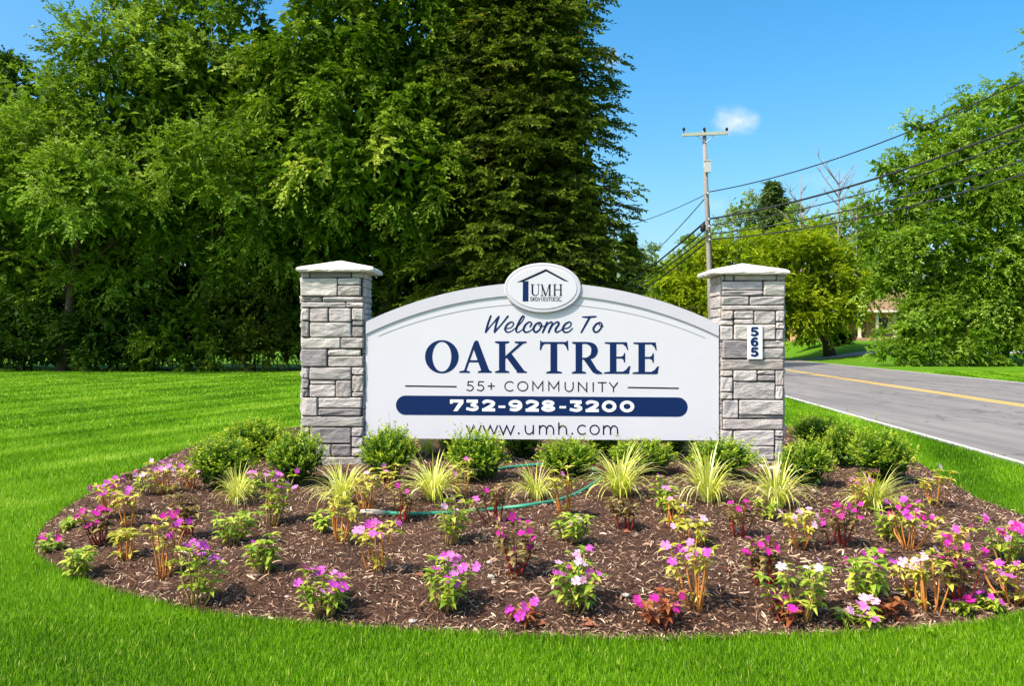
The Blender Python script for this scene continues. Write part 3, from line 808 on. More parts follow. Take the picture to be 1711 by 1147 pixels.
# web address
fl = Flat(640, 625, 3.29, FY, slope=0.004); w = 7.2
for ox in (458, 549, 640): fl.rib([(ox,281),(ox+20,331),(ox+40,284),(ox+61,331),(ox+81,281)], w)
dot_ = lambda x: fl.poly([(x+5.5*math.cos(a), 325+5.5*math.sin(a)) for a in np.linspace(0, 6.28, 11)[:-1]])
def em_(ox):
    fl.rib([(ox,279),(ox,331)], w); fl.rib([(ox,300),(ox+10,285),(ox+22,282),(ox+34,290),(ox+38,306),(ox+38,331)], w, 4); fl.rib([(ox+38,302),(ox+48,285),(ox+60,282),(ox+72,290),(ox+77,306),(ox+77,331)], w, 4)
dot_(746); fl.build('lettering', M_INK, sign, so)
fl = Flat(640, 625, 3.29, FY, slope=0.004)
fl.rib([(782,280),(782,308),(792,326),(806,329),(822,318),(826,300)], w, 4); fl.rib([(826,279),(826,331)], w); em_(860)
fl.rib([(966,264),(966,331)], w); fl.rib([(966,302),(976,286),(990,282),(1003,290),(1008,306),(1008,331)], w, 4)
fl.build('lettering', M_INK, sign, so)
fl = Flat(640, 625, 3.29, FY, slope=0.004); dot_(1040)
fl.rib([(1095+25*math.cos(a), 304+25*math.sin(a)) for a in np.linspace(.75, 5.53, 20)], w)
fl.ring(1163,304,28.5,28.5,21.5,21.5); em_(1212)
fl.build('lettering', M_INK, sign, so)
# number plate on the right pillar
pr = (cR, PF + PD / 2, 0); PYF = PF - .033
fl = Flat(1160, 420, 3.017, PYF, th=.012); fl.rect(267, 372, 342, 544); plate = fl.build('number_plate', M_WHITE, rootR, pr)
fl = Flat(1160, 420, 3.017, PYF - .0145)
for i, ch in enumerate('565'): digit(fl, ch, 285 + (-1.5 * (i == 1)), 382 + i * 51.5, 40, 47, 13, 10.5)
fl.build('numerals', M_NAVY, plate, pr)

# ------------------------------------------------------------------ leaf builders
def norm(a): return a / (np.linalg.norm(a, axis=-1, keepdims=True) + 1e-9)
def leaf_cards(base, dirs, length, width, r, fold=0.18, upbias=0.8):
    """one folded four-point leaf per row"""
    n = len(base)
    up = r.normal(0, 0.55, (n, 3)) + np.array([0, 0, upbias])
    side = norm(np.cross(dirs, up)); nrm = np.cross(side, dirs)
    L = length[:, None]; Wd = width[:, None]
    mid = base + dirs * L * 0.45 - nrm * Wd * fold
    tip = base + dirs * L - np.array([0, 0, 1.0]) * L * 0.12
    return np.stack([base, mid + side * Wd * .5 + nrm * Wd * fold * 2, tip, mid - side * Wd * .5 + nrm * Wd * fold * 2], 1)
def shoots(org, dirs, Ls, nl, ll, lw, r, droop=0.25, tint0=None, spread=0.8):
    n = len(org)
    t = (np.arange(nl)[None, :] + r.random((n, nl))) / nl
    t = 0.12 + 0.88 * t
    pos = org[:, None, :] + dirs[:, None, :] * (Ls[:, None] * t)[..., None]
    pos[..., 2] -= droop * Ls[:, None] * t * t
    ref = norm(np.cross(dirs, np.array([0.1, 0.2, 1.0]) + r.normal(0, .25, (n, 3))))
    sgn = np.where(np.arange(nl) % 2 == 0, 1.0, -1.0)[None, :, None]
    ld = norm(dirs[:, None, :] * (0.55 + 0.5 * t[..., None]) + ref[:, None, :] * sgn * spread + r.normal(0, .3, (n, nl, 3)) - np.array([0, 0, 0.22]))
    sc = r.uniform(0.7, 1.2, (n, nl))
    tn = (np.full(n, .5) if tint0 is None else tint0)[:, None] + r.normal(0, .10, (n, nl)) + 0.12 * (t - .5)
    M_ = n * nl
    V_ = leaf_cards(pos.reshape(M_, 3), ld.reshape(M_, 3), (ll * sc).ravel(), (lw * sc).ravel(), r)
    return V_, np.clip(tn.ravel(), 0, 1)
def quads_of(n): return np.arange(n * 4).reshape(n, 4)
def leaf_mesh(name, parts, mat):
    V_ = np.concatenate([p[0] for p in parts]); t = np.concatenate([p[1] for p in parts])
    return np_mesh(name, V_, quads_of(len(V_)), mat, np.repeat(t, 4))

def bark_mat(name, c): return plain(name, c, 0.95, 0.1, 0.35, 6, 0.8, 18)
M_BARK = bark_mat('bark', (0.085, 0.065, 0.048)); M_BARKL = bark_mat('pale_bark', (0.16, 0.12, 0.085))

def limb_path(a, b_, r, n=6, bow=0.08):
    a, b_ = Vector(a), Vector(b_); L = (b_ - a).length
    off = Vector((r.uniform(-1, 1), r.uniform(-1, 1), r.uniform(.2, 1))) * L * bow
    return [a.lerp(b_, i / n) + off * math.sin(math.pi * i / n) + Vector((r.uniform(-1,1), r.uniform(-1,1), 0)) * L * .012 for i in range(n + 1)]

def tree(name, label, cat, base, lobes, mat, n_clump, leaf=(.19, .10), shoot_len=1.0, per_shoot=12, n_sh=6, trunk_r=.25, bark=M_BARK, seed=1, group=None, droop=.25, up=0.25, front=True, fill=0.32, bough=.17, trunk_top=None, depth=0.9, lean=0, fill_size=2.9):
    """lobes: (px, py, Y, rx, ry) ellipsoids of the crown as they stand, sizes in photo pixels at distance Y"""
    r = np.random.default_rng(seed); rr = random.Random(seed)
    B = Vector(base); root = empty(name, B, label, cat, group)
    C = np.array([W(l[0], l[1], l[2]) for l in lobes]) - np.array(B)
    RX = np.array([l[3] / F * l[2] for l in lobes]); RZ = np.array([l[4] / F * l[2] for l in lobes]); RY = np.minimum(RX, RZ * 1.3) * depth
    Rr = np.stack([RX, RY, RZ], 1)
    area = RX * RZ; cnt = np.maximum(3, (n_clump * area / area.sum()).astype(int))
    org, dr, ln, tn = [], [], [], []
    fb, fd = [], []
    for i in range(len(lobes)):
        m = cnt[i] * 3
        nbg = max(3, cnt[i] // 4)
        bd = norm(r.normal(0, 1, (nbg, 3))); pick = r.integers(0, nbg, m)
        dd = norm(bd[pick] + r.normal(0, bough, (m, 3)) * np.array([1, 1, .6])); brho = r.uniform(.72, 1.04, nbg)
        if front: dd[:, 1] = np.where((dd[:, 1] > 0.25) & (r.random(m) < .8), -dd[:, 1], dd[:, 1])
        rho = brho[pick] * r.uniform(0.86, 1.04, m)
        # broken outline
        rho *= 1 + 0.14 * np.sin(5 * dd[:, 0] + 4 * dd[:, 2] + i) + 0.07 * np.sin(13 * dd[:, 0] - 9 * dd[:, 2])
        c = C[i] + dd * Rr[i] * rho[:, None]
        keep = np.ones(m, bool)
        for j in range(len(lobes)):
            if j != i: keep &= (((c - C[j]) / Rr[j]) ** 2).sum(1) > 0.36
        keep &= (c[:, 2] > 0.15)
        c, dd, pk = c[keep][:cnt[i]], dd[keep][:cnt[i]], pick[keep][:cnt[i]]; btn = r.normal(0, .17, nbg)
        k = len(c)
        ct = np.clip(0.5 + btn[pk] + r.normal(0, .10, k), .05, .95)
        o_ = np.repeat(c, n_sh, 0); d0 = np.repeat(dd, n_sh, 0)
        d_ = norm(d0 * 0.75 + norm(r.normal(0, 1, (k * n_sh, 3))) * 0.85 + np.array([0, 0, up]))
        org.append(o_ + r.normal(0, .12, o_.shape) * shoot_len); dr.append(d_); ln.append(shoot_len * r.uniform(.55, 1.2, k * n_sh)); tn.append(np.repeat(ct, n_sh))
        mf = int(cnt[i] * n_sh * per_shoot * fill / 3)
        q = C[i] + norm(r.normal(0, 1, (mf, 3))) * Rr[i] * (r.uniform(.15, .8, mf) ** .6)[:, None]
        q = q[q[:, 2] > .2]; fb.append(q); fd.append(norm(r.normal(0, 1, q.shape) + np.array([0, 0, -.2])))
    org, dr, ln, tn = map(np.concatenate, (org, dr, ln, tn))
    parts = [shoots(org, dr, ln, per_shoot, leaf[0], leaf[1], r, droop, tn)]
    fb, fd = np.concatenate(fb), np.concatenate(fd)
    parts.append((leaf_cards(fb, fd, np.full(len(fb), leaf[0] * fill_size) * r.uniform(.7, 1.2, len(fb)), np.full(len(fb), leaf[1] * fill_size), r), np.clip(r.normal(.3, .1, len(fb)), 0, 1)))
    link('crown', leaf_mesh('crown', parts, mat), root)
    b = MB()
    top = Vector(C[np.argmax(C[:, 2])]) if trunk_top is None else Vector(trunk_top) - B
    tp = [Vector((0, 0, -.1)).lerp(top, i / 8) + Vector((rr.uniform(-1, 1), rr.uniform(-1, 1), 0)) * trunk_r * .35 * (i > 0) for i in range(9)]
    b.tube(tp, [trunk_r * (1.25 if i == 0 else 1 - .8 * i / 8) for i in range(9)], 10)
    for i in range(len(lobes)):
        c = Vector(C[i]); h = max(.25, min(.85, (c.z / max(top.z, .1)) * .55))
        a = tp[0].lerp(top, h)
        if (c - a).length > 1.0:
            pth = limb_path(a, c, rr); rad = trunk_r * .34
            b.tube(pth, [rad * (1 - .75 * k / 6) for k in range(7)], 6)
            for _ in range(3):
                s_ = pth[rr.randint(2, 5)]; e = c + Vector((rr.uniform(-1, 1) * Rr[i][0], rr.uniform(-1, 1) * Rr[i][1], rr.uniform(-.6, 1) * Rr[i][2])) * .85
                b.tube(limb_path(s_, e, rr, 4), [rad * .45 * (1 - .75 * k / 4) for k in range(5)], 5)
    b.build('trunk', bark, root, True)
    return root

def conifer(name, label, base, H, prof, mat, n_br, seed, needle=(.2, .06), nl=12, group=None, trunk_r=.3, cat='tree', z0=.8, droopb=.25, sh_len=.7, per=9, front=True):
    r = np.random.default_rng(seed); rr = random.Random(seed)
    B = Vector(base); root = empty(name, B, label, cat, group)
    org, dr, ln, tn = [], [], [], []
    b = MB()
    b.tube([(0, 0, -.1), (0, 0, H * .5), (0.05, 0, H * .97)], [trunk_r * 1.15, trunk_r * .6, .02], 9)
    for k in range(n_br):
        f = (k + rr.random()) / n_br; z = z0 + (H - z0 - .1) * (f ** 1.12)
        R = prof(z / H) * rr.uniform(.68, 1.12); a = rr.uniform(0, 2 * math.pi)
        if front and math.sin(a) > .45 and rr.random() < .6: a = -a
        d = np.array([math.cos(a), math.sin(a), 0.0]); rise = rr.uniform(-.05, .30) - .12 * (1 - f)
        ts = np.sort(r.uniform(.25, 1, per)); side = np.array([-d[1], d[0], 0])
        P = np.array([0, 0, z]) + d * (R * ts)[:, None]
        P[:, 2] += R * (rise * ts - droopb * ts ** 2)
        b.tube([(0, 0, z), tuple(P[per // 2] * .98 + np.array([0, 0, z]) * .02), tuple(P[-1])], [min(.05, trunk_r * .2), .025, .008], 4, False)
        sg = np.where(r.random(per) < .5, 1, -1)[:, None]
        org.append(P); dr.append(norm(d * .75 + side * sg * r.uniform(.2, 1, (per, 1)) + r.normal(0, .2, (per, 3)) - np.array([0, 0, .12])))
        ln.append(sh_len * r.uniform(.6, 1.25, per) * (0.35 + .65 * min(1, R / 2.0))); tn.append(np.clip(.45 + rr.gauss(0, .16) + r.normal(0, .06, per), 0, 1))
        org.append(P[-2:]); dr.append(norm(d + r.normal(0, .15, (2, 3)))); ln.append(sh_len * r.uniform(.6, 1.2, 2)); tn.append(np.full(2, .55))
    org, dr, ln, tn = map(np.concatenate, (org, dr, ln, tn))
    parts = [shoots(org, dr, ln, nl, needle[0], needle[1], r, .18, tn, .75)]
    nf = len(org) * 2; zf = r.uniform(z0, H * .96, nf); af = r.uniform(0, 6.28, nf); Rf = np.array([prof(q / H) for q in zf]) * r.uniform(.1, .62, nf)
    fb = np.stack([np.cos(af) * Rf, np.sin(af) * Rf, zf], 1)
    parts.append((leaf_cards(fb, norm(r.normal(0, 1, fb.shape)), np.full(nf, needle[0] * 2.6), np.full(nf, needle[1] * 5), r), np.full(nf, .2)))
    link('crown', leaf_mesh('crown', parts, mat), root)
    b.build('trunk', M_BARK, root, True)
    return root

G_MAPLE = leafy('maple_leaf', [(0.0, (0.031, 0.072, 0.004)), (.45, (0.096, 0.181, 0.006)), (.72, (0.226, 0.326, 0.031)), (1, (0.439, 0.500, 0.083))], .35, .6, .12)
G_LIGHT = leafy('light_leaf', [(0.0, (0.052, 0.100, 0.006)), (.45, (0.139, 0.235, 0.011)), (.72, (0.252, 0.365, 0.053)), (1, (0.424, 0.516, 0.140))], .38, .6, .12)
G_DARK = leafy('dark_leaf', [(0.0, (0.012, 0.034, 0.003)), (.5, (0.028, 0.070, 0.004)), (1, (0.075, 0.13, 0.012))], .28, .6, .1)
G_OLIVE = leafy('olive_needle', [(0.0, (0.032, 0.045, 0.004)), (.45, (0.079, 0.118, 0.010)), (.8, (0.156, 0.218, 0.016)), (1, (0.240, 0.221, 0.029))], .25, .7, .08)
G_YELLOW = leafy('yellow_green_leaf', [(0.0, (0.089, 0.147, 0.007)), (.45, (0.226, 0.317, 0.009)), (.72, (0.363, 0.446, 0.015)), (1, (0.503, 0.551, 0.035))], .4, .6, .1)
G_BRIGHT = leafy('bright_leaf', [(0.0, (0.054, 0.118, 0.007)), (.45, (0.156, 0.274, 0.012)), (.72, (0.268, 0.403, 0.047)), (1, (0.419, 0.538, 0.116))], .38, .6, .12)
G_PALE = leafy('pale_far_leaf', [(0.0, (0.088, 0.154, 0.033)), (.5, (0.187, 0.275, 0.061)), (1, (0.330, 0.396, 0.121))])  # far foliage, fading by haze painted into the leaf colour

G_FAR = leafy('far_conifer_needle', [(0.0, (0.045, 0.083, 0.021)), (.5, (0.112, 0.173, 0.045)), (1, (0.195, 0.255, 0.075))], .25, .7, .1)  # needles kept paler, distance haze put into their colour
WOOD = 'trees along the back of the lawn'
tree('broadleaf_tree', 'tall loose light green tree at the left end, feathery shoots against the sky', 'tree', W(105, 620, 40.6) * 1.0, 
     [(165,90,40,75,70),(90,200,40,110,85),(215,210,40,95,90),(30,290,37.8,100,90),(150,315,37.4,120,85),(60,430,41.8,105,75),(190,455,41.8,105,75),(-60,230,40,80,100),(-70,390,41.8,90,100),(265,110,41,70,85),(290,330,40.5,80,100)],
     G_LIGHT, 760, (.20,.105), 1.25, 13, 6, .28, seed=21, group=WOOD, up=.42)
tree('broadleaf_tree', 'tall green tree standing between the feathery left tree and the big maple', 'tree', W(345, 618, 41.5),
     [(350,40,41,100,95),(300,150,41,80,90),(395,170,41,85,90),(340,270,38,90,85),(420,330,38.6,80,80),(340,-90,42,120,100),(260,-20,42.5,70,80),(380,430,41.8,85,66)],
     G_LIGHT, 520, (.19,.10), 1.1, 13, 6, .26, seed=22, group=WOOD, up=.3)
tree('maple_tree', 'big dark green maple with bright hanging leaf sprays, tallest tree left of the conifer', 'tree', W(610, 617, 41),
     [(560,70,39.5,120,95),(690,60,40,120,95),(480,150,39.5,85,85),(610,190,38.6,110,80),(720,180,39.4,100,85),(560,285,37.4,100,75),(480,290,38,75,75),(680,295,37.4,100,75),(600,400,40.8,110,66),(720,405,41,80,66),(500,405,41,75,58),(600,-70,40.5,190,110),(780,0,41,110,120),(820,-90,42,120,100)],
     G_MAPLE, 900, (.21,.13), 1.0, 14, 6, .36, seed=23, group=WOOD, droop=.5, up=.05)
tree('broadleaf_tree', 'dark round-topped tree at the far left edge behind the feathery tree', 'tree', W(-10, 600, 47),
     [(20,150,46,55,60),(-40,230,46,70,90),(40,260,46.5,60,80)], G_DARK, 120, (.22,.13), 1.0, 12, 6, .25, seed=24, group=WOOD)
conifer('conifer_tree', 'dark pointed conifer top peeping out at the left edge of the photo', W(-8, 610, 52), 20.3, lambda f: 3.0 * (1 - f) ** .85 + .1, G_OLIVE, 150, 31, (.24,.07), 10, WOOD)
conifer('conifer_tree', 'huge dark olive conifer with ragged right edge standing behind the sign', W(868, 618, 41), 31,
        lambda f: 6.7 * (1 - f) ** .52, G_OLIVE, 1150, 32, (.23, .125), 11, WOOD, .42, sh_len=.95, per=13, z0=.6)
# understorey at the foot of the wood
US = 'shrubs at the foot of the wood'
und = [
 (40, 545, 41.0, 95, 75, G_DARK, 'dark leafy shrub at the left edge of the lawn, under the feathery tree'),
 (185, 555, 40.8, 85, 66, G_DARK, 'dark shrub on the lawn edge, second from the left edge of the photo'),
 (315, 560, 40.6, 80, 60, G_MAPLE, 'low spreading green shrub on the lawn edge, third from the left edge'),
 (425, 520, 41.0, 75, 98, G_OLIVE, 'olive brown shrub on the lawn edge just left of the left pillar'),
 (560, 520, 41.4, 85, 95, G_DARK, 'dark shrub behind the left stone pillar'),
 (700, 500, 41.2, 90, 100, G_OLIVE, 'olive shrub behind the left half of the sign arch'),
 (1010, 540, 42.7, 70, 75, G_DARK, 'dark shrub behind the right half of the sign arch')]
for i, (px, py, Y, rx, ry, mt, lb) in enumerate(und):
    tree('shrub', lb, 'shrub', W(px, HZ + CAMZ * F / (Y + .6), Y + .6), [(px, py, Y, rx, ry), (px - rx*.55, py + ry*.35, Y - .2, rx*.6, ry*.6), (px + rx*.55, py + ry*.3, Y, rx*.6, ry*.65), (px, py + ry * .6, Y - .5, rx * .8, ry * .42)],
         mt, 95, (.15, .08), .75, 11, 6, .08, seed=50 + i, group=US, up=.1, fill=.3)
# dense dark thicket behind, closing the wood
r2 = np.random.default_rng(5)
nT = 42000
q = np.stack([r2.uniform(-36, 5.5, nT), r2.uniform(43.5, 46.5, nT), r2.uniform(0.05, 1, nT)], 1)
tx = np.array([-36, -31, -26, -22, -18, -13, -8, -3, 2, 4, 5.5]); tz = np.array([11, 12, 14.5, 13, 16, 18, 18, 18, 15, 10, 5.0])
q[:, 2] *= np.interp(q[:, 0], tx, tz) + .8 * np.sin(q[:, 0] * 1.7) + r2.normal(0, .7, nT)
q = q[q[:, 2] > .1]
tag(link('thicket', np_mesh('thicket', leaf_cards(q, norm(r2.normal(0, 1, q.shape)), np.full(len(q), .7), np.full(len(q), .5), r2), quads_of(len(q)), G_DARK, np.repeat(np.clip(r2.normal(.4, .15, len(q)), 0, 1), 4))),
    'dark far thicket closing the gaps between the trunks of the wood', 'thicket', kind='stuff')

# ------------------------------------------------------------------ right side: house, trees
def gbase(px, Y, dz=0):
    x = (px - CXP) / F * Y; return Vector((x, Y, float(ground_z(x, Y)) + dz))
M_WALL = plain('tan_wall', (0.52, 0.30, 0.16), 0.8, .2, .1, 3); M_ROOF = plain('brown_shingle', (0.26, 0.16, 0.10), .9, .1, .2, 5)
M_TRIMW = plain('white_trim', (0.74, 0.66, 0.52), .6, .3); M_GLASS = plain('dark_glass', (0.03, 0.035, 0.04), .1, .6)
M_DOOR = plain('brown_door', (0.20, 0.10, 0.06), .5, .3)
hb = gbase(1455, 78); house = empty('house', hb, 'tan house with white porch posts, half hidden between the trees across the road', 'house')
b = MB(); b.box(-5.2, 5.5, 1.6, 8.5, -.2, 2.85); b.build('wall', M_WALL, house)
b = MB(); b.box(-5.4, 5.7, -.3, 1.59, 0, .28); b.build('porch_floor', plain('porch_brick', (.42,.25,.16), .8, .1, .2, 9), house)
b = MB(); b.add([(-5.9,-.7,2.86),(6.2,-.7,2.86),(6.2,5,5.2),(-5.9,5,5.2),(-5.9,9.2,2.86),(6.2,9.2,2.86)], [(0,1,2,3),(3,2,5,4),(0,3,4),(1,5,2),(0,4,5,1)]); roof = b.build('roof', M_ROOF, house)
b = MB(); b.box(-5.95, 6.25, -.78, -.71, 2.72, 2.95); b.build('fascia', M_TRIMW, roof)
for x in (-3.1, -1.15, .55, 2.3, 4.0):
    b = MB(); b.box(x-.11, x+.11, -.25, -.03, .281, 2.7); b.box(x-.16, x+.16, -.29, .01, .281, .42); b.box(x-.16, x+.16, -.29, .01, 2.58, 2.71); b.build('porch_post', M_TRIMW, house)
b = MB(); b.box(-.75, .2, 1.54, 1.6, .281, 2.35); b.build('door', M_DOOR, house)
for x in (-3.3, 1.2, 3.2):
    b = MB(); b.box(x-.06, x+1.26, 1.55, 1.61, 1.0, 2.35); wf = b.build('window_frame', M_TRIMW, house)
    b = MB(); b.box(x, x+.58, 1.535, 1.56, 1.06, 2.29); b.box(x+.62, x+1.2, 1.535, 1.56, 1.06, 2.29); b.build('pane', M_GLASS, wf)

RB = 'trees across the road'
tree('broadleaf_tree', 'wide yellow-green tree with a dark trunk on the lawn across the road', 'tree', gbase(1387, 64),
     [(1330,445,63,75,62),(1240,450,63,80,58),(1165,465,63,58,55),(1400,460,63.5,58,62),(1280,505,62,85,42),(1195,520,62.5,80,50),(1130,520,63.5,45,45),(1370,515,62,80,42),(1405,492,64,34,42),(1330,410,64,60,35),(1125,495,64,48,56),(1330,542,62.5,88,24),(1250,545,63,60,24)],
     G_YELLOW, 620, (.24,.13), 1.5, 14, 6, .42, seed=61, group=RB, up=.15, droop=.2)
tree('broadleaf_tree', 'big bright green tree filling the right edge of the photo beyond the road', 'tree', gbase(1603, 51),
     [(1570,245,51,55,50),(1650,225,51,80,65),(1715,190,51,45,55),(1520,300,51,50,55),(1610,320,50,90,70),(1690,330,50,75,80),(1500,385,51,52,55),(1570,410,50,80,60),(1660,430,50,85,70),(1504,450,51,40,40),(1560,490,50.4,65,45),(1650,510,50.5,80,55),(1730,450,51,70,90),(1468,482,50.5,34,16),(1480,283,51,24,17),(1452,342,51,22,16),(1532,212,51,26,15),(1446,402,51,22,18),(1612,176,51,26,15),(1682,148,51,28,16),(1478,440,50.5,26,20)],
     G_BRIGHT, 860, (.21,.11), 1.35, 13, 6, .2, M_BARKL, seed=62, group=RB, up=.2, droop=.4)
tree('shrub', 'sprawling bright green shrub on the verge below the big right-hand tree', 'shrub', gbase(1540, 49.5),
     [(1520,560,49,36,36),(1550,550,49,60,50),(1610,570,48.7,60,36),(1482,590,48.8,30,16),(1560,590,48.2,80,20),(1660,575,49,60,40),(1512,545,49.4,16,28),(1720,560,49.5,50,50)],
     G_BRIGHT, 190, (.17,.09), .9, 12, 6, .07, seed=63, up=.2)
tree('broadleaf_tree', 'dark tree in deep shade behind the big right-hand tree', 'tree', gbase(1680, 57),
     [(1660,520,56,90,60),(1600,470,56.5,80,70),(1710,440,57,60,90)], G_DARK, 120, (.24,.14), 1.1, 11, 6, .2, seed=64)
tree('broadleaf_tree', 'leafy branch tip reaching in at the upper right corner of the photo', 'tree', gbase(1850, 40),
     [(1790,60,40,72,60),(1830,150,40,70,80),(1860,260,40,80,90)], G_LIGHT, 70, (.2,.1), 1.1, 12, 6, .2, seed=65)
tree('broadleaf_tree', 'thin pale tree rising just right of the utility pole', 'tree', gbase(1235, 92),
     [(1238,345,92,30,24),(1225,380,92,42,26),(1262,372,92,26,24),(1240,420,92,60,30)], G_PALE, 90, (.30,.17), 1.3, 9, 6, .2, seed=66, group=RB, fill=.1)
conifer('conifer_tree', 'small dark pointed conifer standing above the yellow-green tree', gbase(1291, 95), 19.0, lambda f: 8.5 * (1 - f) ** .95 + .15, G_FAR, 120, 67, (.45, .14), 9, RB, .25, sh_len=1.1)
tree('broadleaf_tree', 'green tree behind the bare dead tree, left of the big right-hand tree', 'tree', gbase(1440, 85),
     [(1425,380,85,45,36),(1462,410,85,40,45),(1400,420,85,45,40),(1370,385,88,30,30),(1330,385,89,40,30)], G_BRIGHT, 130, (.30,.16), 1.3, 10, 6, .25, seed=68, group=RB)
tree('broadleaf_tree', 'pale distant tree seen just right of the sign plaque, beside the conifer', 'tree', W(1080, HZ + CAMZ * F / 100, 100),
     [(1080,450,98,38,34),(1055,470,97,30,36),(1110,480,99,34,32),(1150,440,100,40,34),(1140,480,99,40,36),(1180,430,102,40,40)], G_PALE, 150, (.34,.2), 1.5, 10, 6, .25, seed=69, group=RB)
conifer('conifer_tree', 'slender conifer rising beside the right edge of the huge conifer', W(1052, HZ + CAMZ * F / 75, 75), 11.6, lambda f: 2.6 * (1 - f) ** .8 + .1, G_DARK, 120, 70, (.3, .1), 9, None, .2, sh_len=.9)
r2 = np.random.default_rng(8)
nT = 24000
q = np.stack([r2.uniform(12, 75, nT), r2.uniform(104, 112, nT), r2.uniform(0, 14, nT)], 1)
q = q[q[:, 2] < 9.0 + 2.0 * np.sin(q[:, 0] * .45) + 1.2 * np.sin(q[:, 0] * 1.3) + r2.normal(0, .6, len(q))]
tag(link('treeline', np_mesh('treeline', leaf_cards(q, norm(r2.normal(0, 1, q.shape)), np.full(len(q), .8), np.full(len(q), .5), r2), quads_of(len(q)), G_PALE, np.repeat(np.clip(r2.normal(.35, .2, len(q)), 0, 1), 4))),
    'far pale green treeline behind the house and the yellow-green tree', 'treeline', kind='stuff')
# garden shrub beside the yellow-green tree
tree('shrub', 'small light green shrub left of the dark trunk across the road', 'shrub', gbase(1353, 72), [(1353,563,72,16,12),(1340,568,72,10,8)], G_BRIGHT, 30, (.2,.12), .5, 8, 5, .05, seed=71)
tree('shrub', 'dark shrub right of the dark trunk in front of the house', 'shrub', gbase(1412, 70), [(1406,562,70,18,16),(1414,568,70,12,10)], G_DARK, 40, (.2,.12), .6, 9, 5, .05, seed=72)
# bare dead trees
def dead_tree(px, ytop, Y, label, sd, lean):
    rr = random.Random(sd); base = gbase(px, Y); root = empty('dead_tree', base, label, 'tree', 'bare dead trees')
    H = W(px, ytop, Y).z - base.z
    b = MB(); tr_ = [Vector((lean * H * (i/6) ** 1.5 + rr.uniform(-.08,.08), 0, H * i / 6)) for i in range(7)]
    b.tube(tr_, [.22 * (1 - .88 * i / 6) for i in range(7)], 6); b.build('trunk', M_DEAD, root, True)
    for k in range(11):
        f = rr.uniform(.5, .93); i = int(f * 6); p = tr_[i].lerp(tr_[min(6, i + 1)], f * 6 - i)
        s_ = 1 if k % 2 else -1; L = H * rr.uniform(.10, .24)
        e = p + Vector((s_ * L * rr.uniform(.35, .7), rr.uniform(-.3, .3) * L, L * rr.uniform(.6, 1)))
        c = MB(); pth = limb_path(p, e, rr, 4, .05); c.tube(pth, [.07, .055, .045, .03, .015], 5)
        for _ in range(3):
            a = pth[rr.randint(1, 3)]; c.tube([a, a + Vector((rr.uniform(-.4, .4), rr.uniform(-.2, .2), rr.uniform(.3, .6))) * L * .6], [.03, .01], 4)
        c.build('branch', M_DEAD, root, True)
M_DEAD = bark_mat('weathered_dead_wood', (0.26, 0.22, 0.20))
dead_tree(1402, 262, 80, 'taller bare dead tree rising behind the wires on the right', 4, .0)
dead_tree(1430, 300, 82, 'thin leaning bare dead tree right of the tallest dead one', 13, .012)
dead_tree(1340, 290, 84, 'shorter bare dead tree beside the small conifer', 9, -.01)

# ------------------------------------------------------------------ utility pole and wires
M_POLE = plain('weathered_pole', (0.27, 0.24, 0.215), .9, .1, .2, 5, .5, 25)
M_STEEL = plain('galvanised', (0.45, 0.47, 0.48), .5, .4); M_BLACK = plain('black_rubber', (.012, .012, .013), .6, .3)
PY = 33.0
pb = on_plane(1190, HZ + CAMZ * F / PY); pole = empty('utility_pole', (pb[0], PY, 0), 'weathered wooden utility pole with one crossarm, behind the right pillar', 'utility pole')
pl = lambda px, py, dy=0: W(px, py, PY) - Vector((pb[0], PY, 0)) + Vector((0, dy, 0))
b = MB(); b.tube([(0, 0, -.1), pl(1186, 470), pl(1181, 340), pl(1176.5, 219)], [.125, .11, .095, .08], 12); b.build('pole', M_POLE, pole, True)
b = MB(); a0, a1 = pl(1139, 226.5, -.13), pl(1215, 223.5, -.13)
for i in range(1): b.add([a0+Vector((0,-.05,-.06)),a1+Vector((0,-.05,-.06)),a1+Vector((0,.05,-.06)),a0+Vector((0,.05,-.06)),a0+Vector((0,-.05,.06)),a1+Vector((0,-.05,.06)),a1+Vector((0,.05,.06)),a0+Vector((0,.05,.06))],[(0,3,2,1),(4,5,6,7),(0,1,5,4),(1,2,6,5),(2,3,7,6),(3,0,4,7)])
arm = b.build('crossarm', plain('grey_green_timber', (.40,.42,.33), .9, .1, .15, 4), pole)
for pxs in (1163, 1191):
    b = MB(); b.tube([pl(pxs, 228, -.13), pl(1178.5, 239, -.1)], .02, 5); b.build('brace', M_STEEL, pole)
for pxs in (1141.5, 1213, 1175.5):
    b = MB(); p = pl(pxs, 224, -.13); b.tube([p, p + Vector((0,0,.1)), p + Vector((0,0,.12)), p + Vector((0,0,.2)), p + Vector((0,0,.24))], [.02,.02,.055,.06,.02], 8); b.build('insulator', M_BLACK, pole, True)
b = MB(); p = pl(1180.5, 281, -.2); b.box(p.x-.11, p.x+.11, p.y-.1, p.y+.08, p.z-.22, p.z+.24); b.box(p.x-.14, p.x+.14, p.y-.12, p.y+.09, p.z+.241, p.z+.28); b.build('switch_box', M_STEEL, pole)
b = MB(); p = pl(1172.5, 382, -.22); b.tube([p+Vector((0,0,-.18)), p+Vector((0,0,-.12)), p+Vector((0,0,.12)), p+Vector((0,0,.18))], [.05,.11,.11,.05], 10); b.build('splice_case', M_BLACK, pole, True)
b = MB(); b.tube([pl(1181,326,-.2), pl(1183,350,-.2), pl(1185,400,-.2), pl(1188,430,-.18), pl(1187.5,470,-.17), pl(1190,520,-.17)], .018, 5); b.build('riser_cable', M_BLACK, pole, True)
